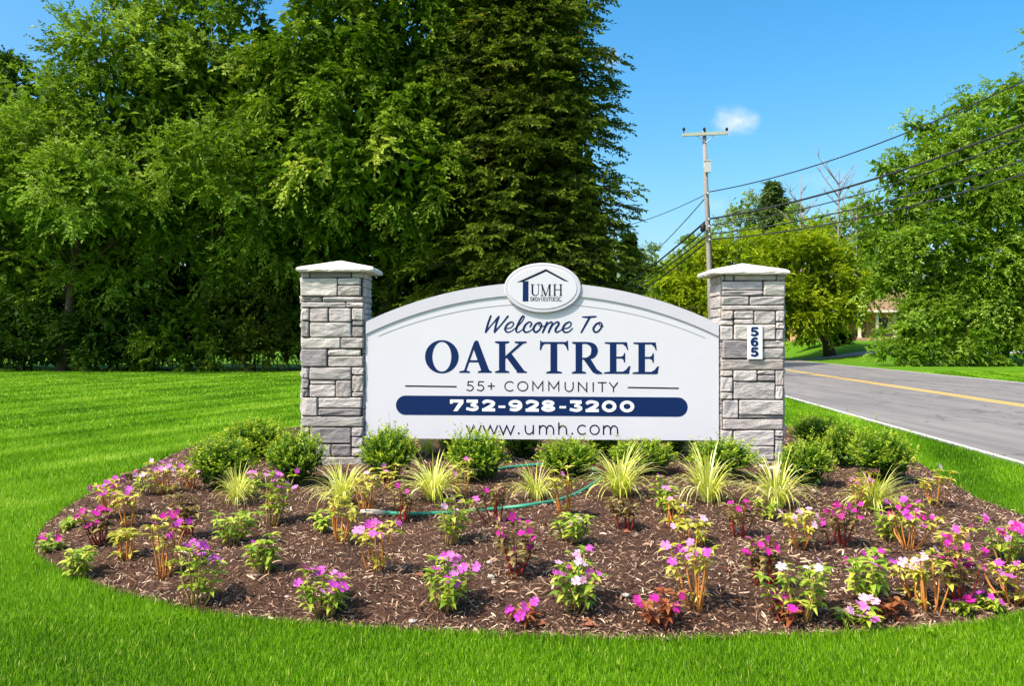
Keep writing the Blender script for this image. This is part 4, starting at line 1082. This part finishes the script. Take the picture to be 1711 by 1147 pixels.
for py in (325, 368, 380, 393, 402):
    b = MB(); p = pl(1181.5 + (py - 325) * .03, py, -.15); b.tube([p+Vector((0,0,-.05)), p+Vector((0,-.06,0)), p+Vector((0,0,.05))], [.03,.05,.03], 6); b.build('bracket', M_STEEL, pole)
def wire(label, p0, p1, sag, rad, g='overhead wires at the utility pole'):
    b = MB(); n = 24
    b.tube([p0.lerp(p1, i / n) - Vector((0, 0, sag * 4 * (i/n) * (1 - i/n))) for i in range(n + 1)], rad * 1.6, 5)
    o = b.build('overhead_wire', M_WIRE, None, True); tag(o, label, 'wire', g)
M_WIRE = plain('black_cable', (.02, .02, .022), .6, .3)
for label, a, e, Ye, sag, rad in [
  ('topmost wire running from the utility pole to the upper right corner', (1183.5, 321), (1830, 75), 22, .55, .014),
  ('thick wire leaving the pole just above the cable bundle, running right', (1185, 366), (1830, 158), 22, .45, .024),
  ('wire second below the thick one, running right across the yellow-green tree', (1186, 377), (1830, 180), 22, .5, .013),
  ('upper of the two lowest cables running right from the pole', (1186.5, 391), (1830, 226), 22, .42, .015),
  ('lowest cable running right from the utility pole past the big tree', (1187, 400), (1830, 252), 22, .45, .017)]:
    wire(label, W(*a, PY - .18), W(*e, Ye), sag, rad)
for label, a, e, Ye, sag, rad in [
  ('thick wire dropping left from the pole behind the sign', (1184, 366), (985, 512), 95, .5, .028),
  ('thin middle wire dropping left from the pole behind the sign', (1185, 378), (985, 516), 95, .7, .018),
  ('lower wire dropping left from the pole toward the distant trees', (1186, 391), (985, 522), 95, .5, .022),
  ('lowest wire dropping left from the pole over the sign arch', (1186.5, 400), (985, 530), 95, .6, .022),
  ('steep thin service wire falling left from the pole against blue sky', (1182, 327), (1040, 462), 70, .4, .014),
  ('faint thin wire reaching left from the pole to the big conifer', (1181, 324), (1000, 384), 50, .3, .010)]:
    wire(label, W(*a, PY - .16), W(*e, Ye), sag, rad)

# ------------------------------------------------------------------ boxwoods
G_BOX = leafy('boxwood_leaf', [(0.0, (0.025, 0.072, 0.005)), (.4, (0.093, 0.204, 0.008)), (.7, (0.260, 0.384, 0.017)), (1, (0.569, 0.624, 0.060))], .34, .4, .3)
def box_mesh(seed, h=.62, rad=.36, ns=430):
    r = np.random.default_rng(seed)
    d = norm(r.normal(0, 1, (ns, 3))); d[:, 2] = np.abs(d[:, 2]) * 1.15 - .25; d = norm(d)
    rho = r.uniform(.45, .93, ns)
    o_ = d * np.array([rad, rad, h * .52]) * rho[:, None] + np.array([0, 0, h * .43]); o_[:, 2] = np.maximum(o_[:, 2], .03)
    sd_ = norm(d * .6 + np.array([0, 0, .75]) + r.normal(0, .3, (ns, 3)))
    Ls = r.uniform(.09, .19, ns); Ls[(r.random(ns) < .06) & (d[:, 2] > .3)] *= 2.1
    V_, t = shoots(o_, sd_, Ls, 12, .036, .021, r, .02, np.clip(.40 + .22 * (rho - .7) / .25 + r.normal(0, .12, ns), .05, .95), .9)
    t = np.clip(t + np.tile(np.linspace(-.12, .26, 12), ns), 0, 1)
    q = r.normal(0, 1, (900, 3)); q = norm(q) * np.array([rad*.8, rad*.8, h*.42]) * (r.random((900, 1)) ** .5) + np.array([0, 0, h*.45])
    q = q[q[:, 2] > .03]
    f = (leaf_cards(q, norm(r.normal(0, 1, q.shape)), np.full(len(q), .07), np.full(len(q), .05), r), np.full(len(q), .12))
    b = MB(); rr = random.Random(seed)
    for k in range(9):
        a = rr.uniform(0, 6.28); e = Vector((math.cos(a) * rad * .7, math.sin(a) * rad * .7, h * rr.uniform(.45, .85)))
        b.tube(limb_path((0, 0, -.03), e, rr, 4, .1), [.011, .009, .007, .005, .003], 5)
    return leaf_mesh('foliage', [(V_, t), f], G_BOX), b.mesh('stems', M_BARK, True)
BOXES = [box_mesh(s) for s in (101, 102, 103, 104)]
BG = 'boxwood shrubs round the sign'
box_list = [
 (372, 826, 733, 122, 'boxwood in front at the left end of the bed, beside the far-left grass tuft'),
 (425, 772, 706, 118, 'boxwood at the back of the group of three left of the left pillar'),
 (496, 822, 724, 108, 'boxwood directly in front of the left edge of the left pillar'),
 (650, 812, 714, 106, 'boxwood against the inner side of the left pillar, leftmost under the sign'),
 (797, 816, 726, 112, 'boxwood with a tall shoot in front of the letters www'),
 (951, 806, 738, 116, 'boxwood under the letters umh of the web address'),
 (1075, 800, 740, 122, 'boxwood under the sign right of the web address end'),
 (1208, 806, 738, 122, 'boxwood in front of the foot of the numbered right pillar'),
 (872, 772, 724, 76, 'dark boxwood under the sign behind the hose, between two front boxwoods'),
 (1133, 764, 722, 70, 'small shaded boxwood under the right part of the sign'),
 (756, 770, 726, 50, 'small shaded boxwood behind the www boxwood, beside a yellow grass'),
 (1010, 768, 726, 60, 'small shaded boxwood under the middle of the sign'),
 (1347, 822, 738, 102, 'boxwood nearest the right side of the numbered pillar, in front'),
 (1362, 757, 702, 86, 'dark small boxwood at the back right of the numbered pillar'),
 (1412, 790, 712, 84, 'boxwood in the middle of the right-hand group of four'),
 (1473, 818, 726, 118, 'boxwood at the right end of the bed nearest the road')]
for i, (px, by, ty, wd, lb) in enumerate(box_list):
    P = place(px, by - 4); P.y += .22; P.x *= P.y / (P.y - .22); P.z = float(bed_z(P.x, P.y)) - .01
    s_ = wd / F * P.y / .84; hz = (by - ty + 6) / F * P.y / .74
    rt = empty('boxwood_shrub', P, lb, 'shrub', BG, rz=i * 1.3)
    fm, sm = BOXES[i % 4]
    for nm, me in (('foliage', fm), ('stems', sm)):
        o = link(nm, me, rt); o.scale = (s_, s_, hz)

# ------------------------------------------------------------------ variegated grasses
G_GRS = leafy('variegated_blade', [(0.0, (0.16, 0.26, 0.02)), (.3, (0.46, 0.52, 0.06)), (.6, (0.70, 0.68, 0.14)), (1, (0.88, 0.84, 0.48))], .3, .4, .4)
def tuft_mesh(seed, nb_=165):
    r = np.random.default_rng(seed)
    a = r.uniform(0, 2*np.pi, nb_); lean = r.uniform(.2, 1.45, nb_); L = r.uniform(.30, .54, nb_); w = r.uniform(.008, .015, nb_)
    hd = np.stack([np.cos(a), np.sin(a), np.zeros(nb_)], 1); sd_ = np.stack([-np.sin(a), np.cos(a), np.zeros(nb_)], 1) 
    b0 = hd * r.uniform(0, .05, (nb_, 1)) * 1.2
    segs = 6; rows = []
    ang = np.pi/2 - lean * .45; pos = b0.copy()
    for k in range(segs + 1):
        f = k / segs; ww = (w * (np.sin(np.pi * min(.999, .25 + .75 * f)) ** .7 if k < segs else .05))[:, None]
        rows += [pos - sd_ * ww * .5, pos + sd_ * ww * .5]
        st = L / segs
        pos = pos + hd * (np.cos(ang) * st)[:, None] + np.array([0, 0, 1.0]) * (np.sin(ang) * st)[:, None]
        ang = ang - lean * (.16 + .32 * f) - .06
    V_ = np.stack(rows, 1); V_[..., 2] = np.maximum(V_[..., 2], .005)
    q = np.concatenate([np.arange(nb_)[:, None] * (2*(segs+1)) + np.array([[2*k, 2*k+1, 2*k+3, 2*k+2]]) for k in range(segs)])
    return np_mesh('blades', V_, q, G_GRS, np.repeat(np.clip(r.normal(.55, .25, nb_), 0, 1), 2*(segs+1)))
TUFTS = [tuft_mesh(s) for s in (1, 2, 3, 4)]
GG = 'yellow variegated grass tufts in the bed'
for i, (px, by, ty, wd, lb) in enumerate([
 (396, 850, 790, 74, 'small yellow grass tuft in front of the left-end boxwood'),
 (572, 850, 783, 100, 'yellow grass tuft in front of the foot of the left pillar'),
 (724, 842, 772, 124, 'large yellow grass tuft above the left part of the hose'),
 (895, 842, 786, 84, 'small yellow grass tuft just above the middle of the hose'),
 (1036, 836, 764, 124, 'yellow grass tuft above the dark red stems at the right hose end'),
 (1182, 846, 762, 116, 'yellow grass tuft right of the hose and left of the numbered pillar'),
 (1298, 856, 772, 116, 'yellow grass tuft directly below the numbered pillar'),
 (1460, 858, 794, 110, 'yellow grass tuft at the right end of the bed below the boxwoods'),
 (715, 766, 733, 46, 'small yellow grass tuft under the sign left of the www boxwood'),
 (1160, 772, 739, 50, 'small yellow grass tuft under the right part of the sign')]):
    P = place(px, by - 6)
    rt = empty('grass_tuft', P, lb, 'ornamental grass', GG, rz=i * 2.1)
    o = link('blades', TUFTS[i % 4], rt); s_ = wd / F * P.y / .62
    o.scale = (s_, s_, (by - ty) / F * P.y / .37)

# ------------------------------------------------------------------ impatiens
LEAFM = {
 'A': leafy('pale_leaf', [(0, (0.26, 0.29, 0.02)), (.5, (0.46, 0.44, 0.05)), (1, (0.66, 0.58, 0.15))], .3, .5, .3, use_random=True),
 'C': leafy('green_leaf', [(0, (0.12, 0.23, 0.015)), (.5, (0.29, 0.40, 0.03)), (1, (0.52, 0.55, 0.08))], .3, .45, .35, use_random=True),
 'B': leafy('bronze_leaf', [(0, (0.07, 0.035, 0.015)), (.5, (0.17, 0.14, 0.03)), (1, (0.40, 0.30, 0.11))], .25, .45, .35, use_random=True),
 'R': leafy('red_leaf', [(0, (0.14, 0.03, 0.012)), (.5, (0.28, 0.08, 0.025)), (1, (0.38, 0.17, 0.06))], .25, .5, .3, use_random=True)}
STEMM = {'A': plain('orange_stem', (0.50, 0.19, 0.04), .5, .3, .25, 12), 'B': plain('dark_red_stem', (0.24, 0.022, 0.018), .45, .35, .25, 12), 'C': plain('green_tan_stem', (0.32, 0.22, 0.06), .5, .3, .25, 12), 'R': plain('rusty_stem', (0.26, 0.06, 0.03), .5, .3, .2, 12)}
PET = {'p': leafy('pink_petal', [(0, (0.56, 0.09, 0.44)), (1, (0.74, 0.24, 0.62))], .25, .5, .3, 1.1, True), 'm': leafy('magenta_petal', [(0, (0.55, 0.010, 0.26)), (1, (0.68, 0.03, 0.40))], .22, .5, .3, 1.1, True),
       'v': leafy('mauve_petal', [(0, (0.52, 0.035, 0.44)), (1, (0.68, 0.10, 0.56))], .25, .5, .3, 1.1, True), 'w': leafy('pale_pink_petal', [(0, (0.74, 0.36, 0.62)), (1, (0.82, 0.56, 0.74))], .25, .5, .3, 1.1, True)}
def imp_leaf(seed):
    """pointed oval leaf, creased along the rib and arching, 1 long"""
    r = random.Random(seed); b = MB(); v = []; n = 6
    for i in range(n + 1):
        t = i / n; w = .19 * math.sin(math.pi * t ** .8) * (1 - .25 * t) + (.012 if i < n else 0); z = .16 * math.sin(t * 2.1) - .34 * t * t + r.uniform(-.012, .012)
        v += [(t, -w, z + w * .45), (t, 0, z), (t, w, z + w * .45)]
    f = []
    for i in range(n): f += [(i*3, i*3+3, i*3+4, i*3+1), (i*3+1, i*3+4, i*3+5, i*3+2)]
    b.add(v, f); return b
LEAVES = {k: [imp_leaf(s).mesh('leaf', m, True) for s in range(4)] for k, m in LEAFM.items()}
def flower(seed):
    r = random.Random(seed); b = MB()
    for k in range(5):
        a = k * 2 * math.pi / 5 + r.uniform(-.12, .12); s_ = r.uniform(.9, 1.1); pv = [(0, 0, 0)]
        for u, wv in ((.25, .10), (.55, .30), (.85, .36), (1.0, .20)):
            pv += [(u, -wv), (u, wv)]
        pts = [Vector((0, 0, .0))]
        ring_ = [(.2,-.10),(.5,-.32),(.82,-.36),(1.0,-.18),(.93,0),(1.0,.18),(.82,.36),(.5,.32),(.2,.10)]
        ca, sa = math.cos(a), math.sin(a); lift = r.uniform(-.12, .18)
        P = [(0, 0, .004 * k)] + [((u*ca - w_*sa) * s_, (u*sa + w_*ca) * s_, .004 * k + lift * u * u + .10 * u + .10 * abs(w_)) for u, w_ in ring_]
        P.insert(1, (.55*ca*s_, .55*sa*s_, .004*k + lift*.3 + .02))
        f = [(1, i, i + 1) for i in range(2, 10)] + [(0, 2, 1), (0, 1, 10)]
        b.add(P, f)
    return b
FLOW = {k: [flower(s).mesh('flower', m, True) for s in range(3)] for k, m in PET.items()}
IG = 'impatiens planted over the flower bed'
def impatiens(base, h, w, typ, cols, nfl, label, seed, low=False):
    r = random.Random(seed)
    root = empty('impatiens', base, label, 'flower', IG)
    root.rotation_euler = (r.uniform(-.10, .10), r.uniform(-.12, .12), r.uniform(-.4, .4))
    ns = max(3, min(12, int(4 + w * 15))) if not low else r.randint(3, 4)
    heads = []
    for k in range(ns):
        a = k * 2.4 + r.uniform(-.5, .5); rd = w * .5 * math.sqrt((k + .6) / ns) * r.uniform(.65, 1.12)
        top = Vector((math.cos(a) * rd, math.sin(a) * rd, h * r.uniform(.55, .97)))
        bs = Vector((math.cos(a), math.sin(a), 0)) * r.uniform(.01, .045); bs.z = -.02
        mid = bs.lerp(top, .5) + Vector((math.cos(a), math.sin(a), 0)) * rd * r.uniform(-.05, .22)
        p = [bs, bs.lerp(mid, .5) + Vector((r.uniform(-.01,.01), r.uniform(-.01,.01), 0)), mid, mid.lerp(top, .5) + Vector((r.uniform(-.01,.01), r.uniform(-.01,.01), 0)), top]
        b = MB(); R0 = r.uniform(.0048, .0078); b.tube(p, [R0, R0*.95, R0*.85, R0*.7, R0*.5], 6)
        b.build('stem', STEMM[typ], root, True)
        heads.append((top, 1.0))
        lev = {'A': [1.0, .84], 'B': [1.0, .82, .64], 'C': [1.0, .8, .6, .4], 'R': [1.0, .6]}[typ]
        if typ == 'A' and r.random() < .35: lev = [1.0, .3]
        for lv in lev:
            c = top if lv == 1.0 else bs.lerp(mid, lv * 2) if lv < .5 else mid.lerp(top, lv * 2 - 1)
            nlv = r.randint(6, 8) if lv == 1.0 else r.randint(3, 5)
            for q in range(nlv):
                la = q * 2 * math.pi / nlv + r.uniform(-.35, .35); el = r.uniform(-.1, .55) if lv == 1 else r.uniform(-.15, .35)
                o = link('leaf', LEAVES[typ][r.randint(0, 3)], root, c)
                o.rotation_euler = (r.uniform(-.3, .3), -el, la); L = r.uniform(.045, .082) * (1.0 if lv == 1 else 1.12)
                o.scale = (L, L * r.uniform(.9, 1.25), L)
    for k in range(nfl):
        t, _ = heads[k % ns]
        cc = cols[k % len(cols)]
        o = link('flower', FLOW[cc][r.randint(0, 2)], root, t + Vector((r.uniform(-.045, .045), r.uniform(-.05, .03), r.uniform(.005, .05))))
        o.rotation_euler = (r.uniform(-.1, 1.25), r.uniform(-.7, .7), r.uniform(0, 1.2)); s_ = r.uniform(.021, .034); o.scale = (s_, s_, s_)
    return root
imp = [
 (186,863,800,55,'A','v',6,'tan-stemmed mauve impatiens on the left bed edge, just right of the lone magenta bloom'),
 (214,880,822,36,'A','v',2,'slim impatiens with mauve blooms just in front of the tan-stemmed left edge plant'),
 (277,826,768,66,'A','pw',8,'broad pale pink and mauve impatiens left of the left-end boxwood'),
 (219,803,787,22,'B','m',1,'tiny dark impatiens with one magenta bloom at the upper left bed edge'),
 (318,816,776,40,'A','pw',4,'pale pink impatiens touching the left side of the left-end boxwood'),
 (312,896,828,56,'B','',0,'flowerless impatiens with dark red stems below the left-end boxwood'),
 (455,878,790,70,'C','vp',7,'dark leafy impatiens with mauve blooms right of the small far-left grass tuft'),
 (166,910,852,60,'B','m',5,'magenta impatiens with dark red leaves near the left tip of the bed'),
 (88,918,900,44,'C','m',2,'lowest magenta impatiens at the left tip of the bed'),
 (210,932,874,48,'A','',0,'flowerless orange-stemmed impatiens right of the dark red one at the left tip'),
 (132,966,915,52,'C','',0,'flowerless yellow-green leafy impatiens on the front left bed edge'),
 (277,963,860,70,'A','mv',7,'tall orange-stemmed magenta impatiens in the left front of the bed'),
 (386,910,848,72,'C','',0,'flowerless green leafy impatiens below the small far-left grass tuft'),
 (442,960,892,50,'C','v',1,'green impatiens with a single mauve bloom on its right side'),
 (330,1014,908,80,'C','vp',9,'large leafy pink impatiens at the front left edge of the bed'),
 (547,1012,932,86,'C','pv',10,'rounded leafy pink impatiens at the front, left of the bed middle'),
 (568,908,832,64,'A','',0,'flowerless yellow-leaved impatiens below the grass tuft of the left pillar'),
 (117,884,866,32,'C','',0,'low green sprout on the left bed edge without flowers'),
 (612,856,780,56,'A','w',1,'orange-stemmed impatiens between the two left grass tufts'),
 (650,818,776,26,'A','p',1,'thin single-stemmed pink impatiens before the boxwood at the left pillar'),
 (674,872,812,46,'B','m',1,'dark impatiens with one magenta bloom at the left end of the hose'),
 (632,956,866,74,'A','pv',6,'pink orange-stemmed impatiens left of the bed middle, below the hose end'),
 (753,912,826,68,'C','wp',4,'leafy pale pink impatiens standing in front of the hose left half'),
 (772,832,768,44,'A','pv',2,'mauve-topped impatiens right of the large grass tuft'),
 (827,876,808,60,'B','m',2,'dark impatiens with two magenta blooms crossing the middle of the hose'),
 (862,960,874,84,'B','m',7,'red-stemmed magenta impatiens alone in the middle of the bed'),
 (747,1014,926,80,'C','vp',8,'leafy mauve impatiens at the front, left of the red-stemmed middle plant'),
 (943,862,770,52,'A','p',1,'tall orange-stemmed impatiens with one pink bloom at the right of the hose'),
 (953,908,856,72,'C','w',2,'green leafy impatiens with pale blooms below the right part of the hose'),
 (1043,885,826,48,'B','',0,'bare dark red stems below the grass tuft at the right hose end'),
 (960,1014,908,80,'C','wv',8,'leafy pale pink impatiens at the front, right of the red-stemmed middle plant'),
 (876,1038,1010,44,'R','v',3,'low magenta blooms near the front grass edge at the bed middle'),
 (1107,1044,990,64,'R','m',4,'low red-leaved magenta impatiens at the front grass edge, right of middle'),
 (1111,858,792,46,'C','p',2,'small green impatiens right of the grass tuft with red stems'),
 (1163,1014,900,92,'A','pv',5,'large orange-stemmed pink impatiens right of the bed middle'),
 (1156,912,866,64,'A','w',3,'yellowish pale-flowered impatiens behind the large orange-stemmed one'),
 (1234,898,838,54,'B','m',4,'dark impatiens with magenta blooms below the grass tuft of the numbered pillar'),
 (1281,868,838,40,'C','',0,'small flowerless green impatiens at the foot of the grass below the numbered pillar'),
 (1279,984,904,64,'B','m',6,'dark red impatiens with a flat magenta top in the right middle of the bed'),
 (1338,918,850,66,'A','w',4,'pale pink impatiens on thick orange stems, below the right group of boxwoods'),
 (1402,914,844,80,'B','m',8,'broad red-stemmed magenta impatiens left of the pink row at the bed right'),
 (1338,1030,922,112,'C','w',4,'biggest green leafy impatiens at the right front, with pale blooms'),
 (1453,1002,902,76,'C','mv',4,'leafy impatiens with scattered magenta blooms right of the biggest green one'),
 (1519,920,838,84,'A','mv',7,'orange-stemmed magenta impatiens in front of the right-end grass tuft'),
 (1440,852,790,56,'A','pv',5,'pink impatiens growing through the right-end grass tuft'),
 (1564,848,783,56,'A','',1,'fading tan-stemmed impatiens at the right back edge beside the lawn'),
 (1556,1022,918,66,'A','w',3,'tall orange-stemmed pale impatiens at the right front of the bed'),
 (1600,1004,898,74,'B','m',7,'dark red magenta impatiens at the right front, near the photo edge'),
 (1680,938,862,84,'C','mp',7,'leafy pink impatiens at the right bed edge beside the lawn'),
 (1690,1008,936,84,'A','pv',8,'large-flowered pink impatiens at the very right edge of the photo'),
 (1314,1042,1006,66,'R','m',5,'low red-leaved magenta impatiens in front of the biggest green one'),
 (1434,1044,1010,74,'C','pw',7,'low pale pink impatiens on the right front grass edge'),
 (1604,1022,1006,36,'C','m',3,'low magenta blooms under the dark red plant at the right front'),
 (1650,1020,1002,44,'C','v',3,'low mauve blooms on the grass edge at the right'),
 (421,832,788,42,'C','p',2,'small pink impatiens peeping between the two front boxwoods left of the pillar'),
 (243,826,793,40,'C','w',2,'small pale-flowered impatiens between the lone magenta bloom and the broad pale clump'),
 (537,890,856,34,'C','',0,'short green sprig left of the yellow-leaved impatiens, no flowers'),
 (1127,884,838,46,'A','w',2,'spindly pale impatiens right of the bare red stems, behind the yellowish one'),
 (1484,908,852,54,'C','v',2,'green mauve-flowered impatiens between the red-stemmed row and the orange-stemmed magenta one'),
 (1524,998,932,50,'A','w',2,'thin orange-stemmed impatiens left of the tall pale one at the right front'),
 (1592,942,880,60,'A','pm',5,'orange-stemmed pink impatiens behind the dark red one near the right edge'),
 (1481,1030,998,56,'R','',0,'low rusty-leaved flowerless impatiens between pale pink and tall orange ones')]
for i, (px, by, ty, wd, ty_, cols, nf, lb) in enumerate(imp):
    P = place(px, by); s_ = P.y / F
    impatiens(P, max(.06, (by - ty) * s_ * .98), max(.1, wd * s_ * 1.1), ty_, cols or 'w', int(nf * 2.1 + .5), lb, 900 + i, (by - ty) < 40)

# ------------------------------------------------------------------ garden hose
M_HOSE = plain('green_hose', (0.035, 0.27, 0.16), .4, .4, .12, 6)
hp = [place(*p) for p in [(634,861),(690,863),(760,860),(830,854),(885,848),(930,840),(962,829),(988,814),(1004,800),(994,788),(950,779),(895,780),(850,784),(806,792)]]
hz_ = catmull([(p.x, p.y, p.z + .017) for p in hp], 6)
hose = empty('garden_hose', hp[0], 'green garden hose curving over the mulch under the sign', 'hose')
b = MB(); b.tube([Vector(p) - hp[0] for p in hz_], .0175, 8); b.build('hose', M_HOSE, hose, True)
b = MB(); d = (Vector(hz_[1]) - Vector(hz_[0])).normalized(); e = Vector(hz_[0]) - hp[0]
b.tube([e - d * .16, e - d * .12, e - d * .02, e + d * .05], [.016, .024, .025, .022], 10); b.build('coupling', plain('pale_coupling', (.55, .50, .40), .5, .3), hose, True)

# ------------------------------------------------------------------ fallen leaves and pebbles on the mulch
r2 = np.random.default_rng(77)
fp = np.array([place(*p)[:] for p in [(845,968),(868,972),(858,964),(880,966),(1040,890),(1052,893),(1166,1030),(1120,1035),(1180,1024),(1218,960),(1222,1006),(660,858),(1330,1040),(1480,1020),(1500,1028),(1520,1012),(990,1030),(420,900),(455,955),(1000,1040),(915,1040),(690,965)]])
fl_ = leaf_cards(fp + np.array([0, 0, .015]), norm(r2.normal(0, 1, fp.shape) * np.array([1, 1, .15])), r2.uniform(.06, .11, len(fp)), r2.uniform(.035, .055, len(fp)), r2, .2, 2.5)
tag(link('fallen_leaves', np_mesh('fallen_leaves', fl_, quads_of(len(fp)), LEAFM['R'])), 'dry orange and tan leaves fallen on the mulch', 'fallen leaves', kind='stuff')
b = MB(); rr = random.Random(4)
def pebble(b, c, s_):
    P, Fc = [], []
    for j, (zr, rd) in enumerate(((0, .8), (.35, 1), (.7, .75), (.85, .3))):
        for k in range(7): P.append((c.x + s_ * rd * math.cos(k*.898) * rr.uniform(.8, 1.2) * 1.25, c.y + s_ * rd * math.sin(k*.898) * rr.uniform(.8, 1.2), c.z + s_ * zr))
    for j in range(3): Fc += [(j*7+k, j*7+(k+1) % 7, (j+1)*7+(k+1) % 7, (j+1)*7+k) for k in range(7)]
    Fc.append(tuple(range(21, 28))); b.add(P, Fc)
for (px, py, s_) in [(821,966,.03),(826,974,.02),(818,942,.028),(990,985,.02),(1045,998,.03),(690,1040,.03),(1292,785,.07),(1275,782,.06),(1305,790,.05),(1180,990,.02),(560,960,.02),(480,990,.02)]: pebble(b, place(px, py), s_ * .72)
o = b.build('pebbles', plain('pebble_stone', (.42,.38,.34), .9, .1, .2, 15), None, True); tag(o, 'pale pebbles lying on the mulch', 'pebbles', kind='stuff')

# ------------------------------------------------------------------ lawn grass
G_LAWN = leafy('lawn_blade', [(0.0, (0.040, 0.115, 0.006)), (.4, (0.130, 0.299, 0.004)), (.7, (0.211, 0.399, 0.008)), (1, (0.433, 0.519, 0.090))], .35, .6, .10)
r3 = np.random.default_rng(3)
def lawn_points(d0, d1, dens):
    n = int(dens * (0.66 * (d0 + d1) + 2.2) * (d1 - d0)); y = np.sqrt(r3.uniform(d0 * d0, d1 * d1, n)); x = r3.uniform(-1, 1, n) * (.66 * y + 1.1)
    s_ = road_s(x, y); k = (s_ < S_NEAR - .07) | (s_ > S_FAR + .25)
    x, y = x[k], y[k]; k = in_poly(x, y, bed_poly)
    # hidden ground behind the sign is thinner
    hid = (y > 14) & (x > -.22 * y) & (x < .30 * y) & (r3.random(len(x)) < .85)
    k = ~k & ~hid
    return x[k], y[k]
stripe_d = np.array([.37, .93]) / math.hypot(.37, .93); stripe_n = np.array([stripe_d[1], -stripe_d[0]])
VA, FA, TA = [], [], []; off = 0
for d0, d1, dens, hgt, wid, segs in [(3.0, 4.6, 14500, .043, .0046, 2), (4.6, 6.2, 10000, .044, .0058, 1), (6.2, 9, 5200, .046, .0075, 1), (9, 14, 2400, .055, .012, 1), (14, 22, 850, .055, .022, 1), (22, 40, 260, .06, .04, 1)]:
    x, y = lawn_points(d0, d1, dens); n = len(x)
    ed = edge_dist(x, y, bed_poly) if d0 < 14 else np.full(n, 9.)
    hv = hgt * r3.uniform(.55, 1.25, n) * (1 + .25 * (ed < .08)); wv = wid * r3.uniform(.7, 1.3, n)
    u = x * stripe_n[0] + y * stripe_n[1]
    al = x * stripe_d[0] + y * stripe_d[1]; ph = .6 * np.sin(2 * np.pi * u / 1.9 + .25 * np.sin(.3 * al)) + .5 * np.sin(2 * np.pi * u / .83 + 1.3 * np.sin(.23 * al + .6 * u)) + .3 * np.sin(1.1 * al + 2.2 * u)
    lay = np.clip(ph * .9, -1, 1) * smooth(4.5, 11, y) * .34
    clump = .5 * np.sin(9 * x + 3 * np.sin(7 * y)) + .5 * np.sin(8 * y + 3 * np.sin(6 * x))
    an = r3.uniform(0, 2*np.pi, n); lean = r3.uniform(.1, .75, n)
    ld = np.stack([np.cos(an) * lean + stripe_d[0] * lay + .15 * clump, np.sin(an) * lean + stripe_d[1] * lay + .12, np.zeros(n)], 1)
    fa = r3.uniform(0, np.pi, n); sd_ = np.stack([np.cos(fa), np.sin(fa) * .6, np.zeros(n)], 1) * (wv * .5)[:, None]
    p0 = np.stack([x, y, ground_z(x, y) - .004], 1); up_ = np.array([0, 0, 1.0])
    tip = p0 + (ld * .75 + up_) * hv[:, None]
    pat = .09 * np.sin(.37 * x + 2.1 * np.sin(.31 * y + .5)) * np.sin(.53 * y + 1.2 * np.sin(.6 * x)) + .07 * np.sin(4.1 * x + 2 * np.sin(3.3 * y)) * np.sin(3.7 * y + 1.5 * np.sin(2.9 * x)) + .08 * np.sin(.9 * x + 1.3 * np.sin(.8 * y)) + .06 * np.sin(2.3 * y + 1.9 * x)
    tn = np.clip(.42 - .11 * (d0 < 6) + r3.normal(0, .18, n) + pat + .16 * lay / .34, 0, 1); tn[r3.random(n) < .035] = 1  # lay term puts light and dark sheen of mowing stripes into the colour
    if segs == 2:
        mid = p0 + (ld * .28 + up_ * .6) * hv[:, None]
        V_ = np.stack([p0 - sd_, p0 + sd_, mid + sd_ * .8, mid - sd_ * .8, tip], 1)
        i0 = off + np.arange(n)[:, None] * 5
        FA.append((i0 + np.array([[0, 1, 2, 3]]), i0 + np.array([[3, 2, 4]]))); VA.append(V_.reshape(-1, 3)); TA.append(np.repeat(tn, 5)); off += 5 * n
    else:
        V_ = np.stack([p0 - sd_, p0 + sd_, tip], 1); i0 = off + np.arange(n)[:, None] * 3
        FA.append((np.zeros((0, 4), int), i0 + np.array([[0, 1, 2]]))); VA.append(V_.reshape(-1, 3)); TA.append(np.repeat(tn, 3)); off += 3 * n
nw = 420
yw = np.sqrt(r3.uniform(9, 300, nw)); xw = r3.uniform(-1, 1, nw) * (.66 * yw + .8); kw = ~in_poly(xw, yw, bed_poly) & (road_s(xw, yw) < S_NEAR - .3) & (edge_dist(xw, yw, bed_poly) > .08)
bw = np.repeat(np.stack([xw[kw], yw[kw], np.full(kw.sum(), .034)], 1), 5, 0); bw += r3.normal(0, .012, bw.shape) * np.array([1, 1, .3])
aw = r3.uniform(0, 6.28, len(bw)); dw = norm(np.stack([np.cos(aw), np.sin(aw), r3.uniform(.1, .6, len(bw))], 1))
Vw = leaf_cards(bw, dw, r3.uniform(.02, .045, len(bw)), r3.uniform(.012, .022, len(bw)), r3, .1, 2.0)
Fw = off + quads_of(len(bw)); VA.append(Vw.reshape(-1, 3)); TA.append(np.repeat(np.clip(r3.normal(.3, .15, len(bw)), 0, 1), 4)); FA.append((Fw, np.zeros((0, 3), int)))
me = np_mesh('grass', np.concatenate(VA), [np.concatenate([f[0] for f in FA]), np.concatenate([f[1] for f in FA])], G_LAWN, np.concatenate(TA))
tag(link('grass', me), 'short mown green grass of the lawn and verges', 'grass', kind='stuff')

tri = sum(len(o.data.polygons) for o in SC.objects if o.type == 'MESH')
dg_t = sum(len(m_.loops) - 2 * len(m_.polygons) for m_ in {o.data for o in SC.objects if o.type == 'MESH'}); print('TRIS', dg_t, 'objects', len(SC.objects), 'polys', tri, 'grass blades', sum(len(f[1]) for f in FA))
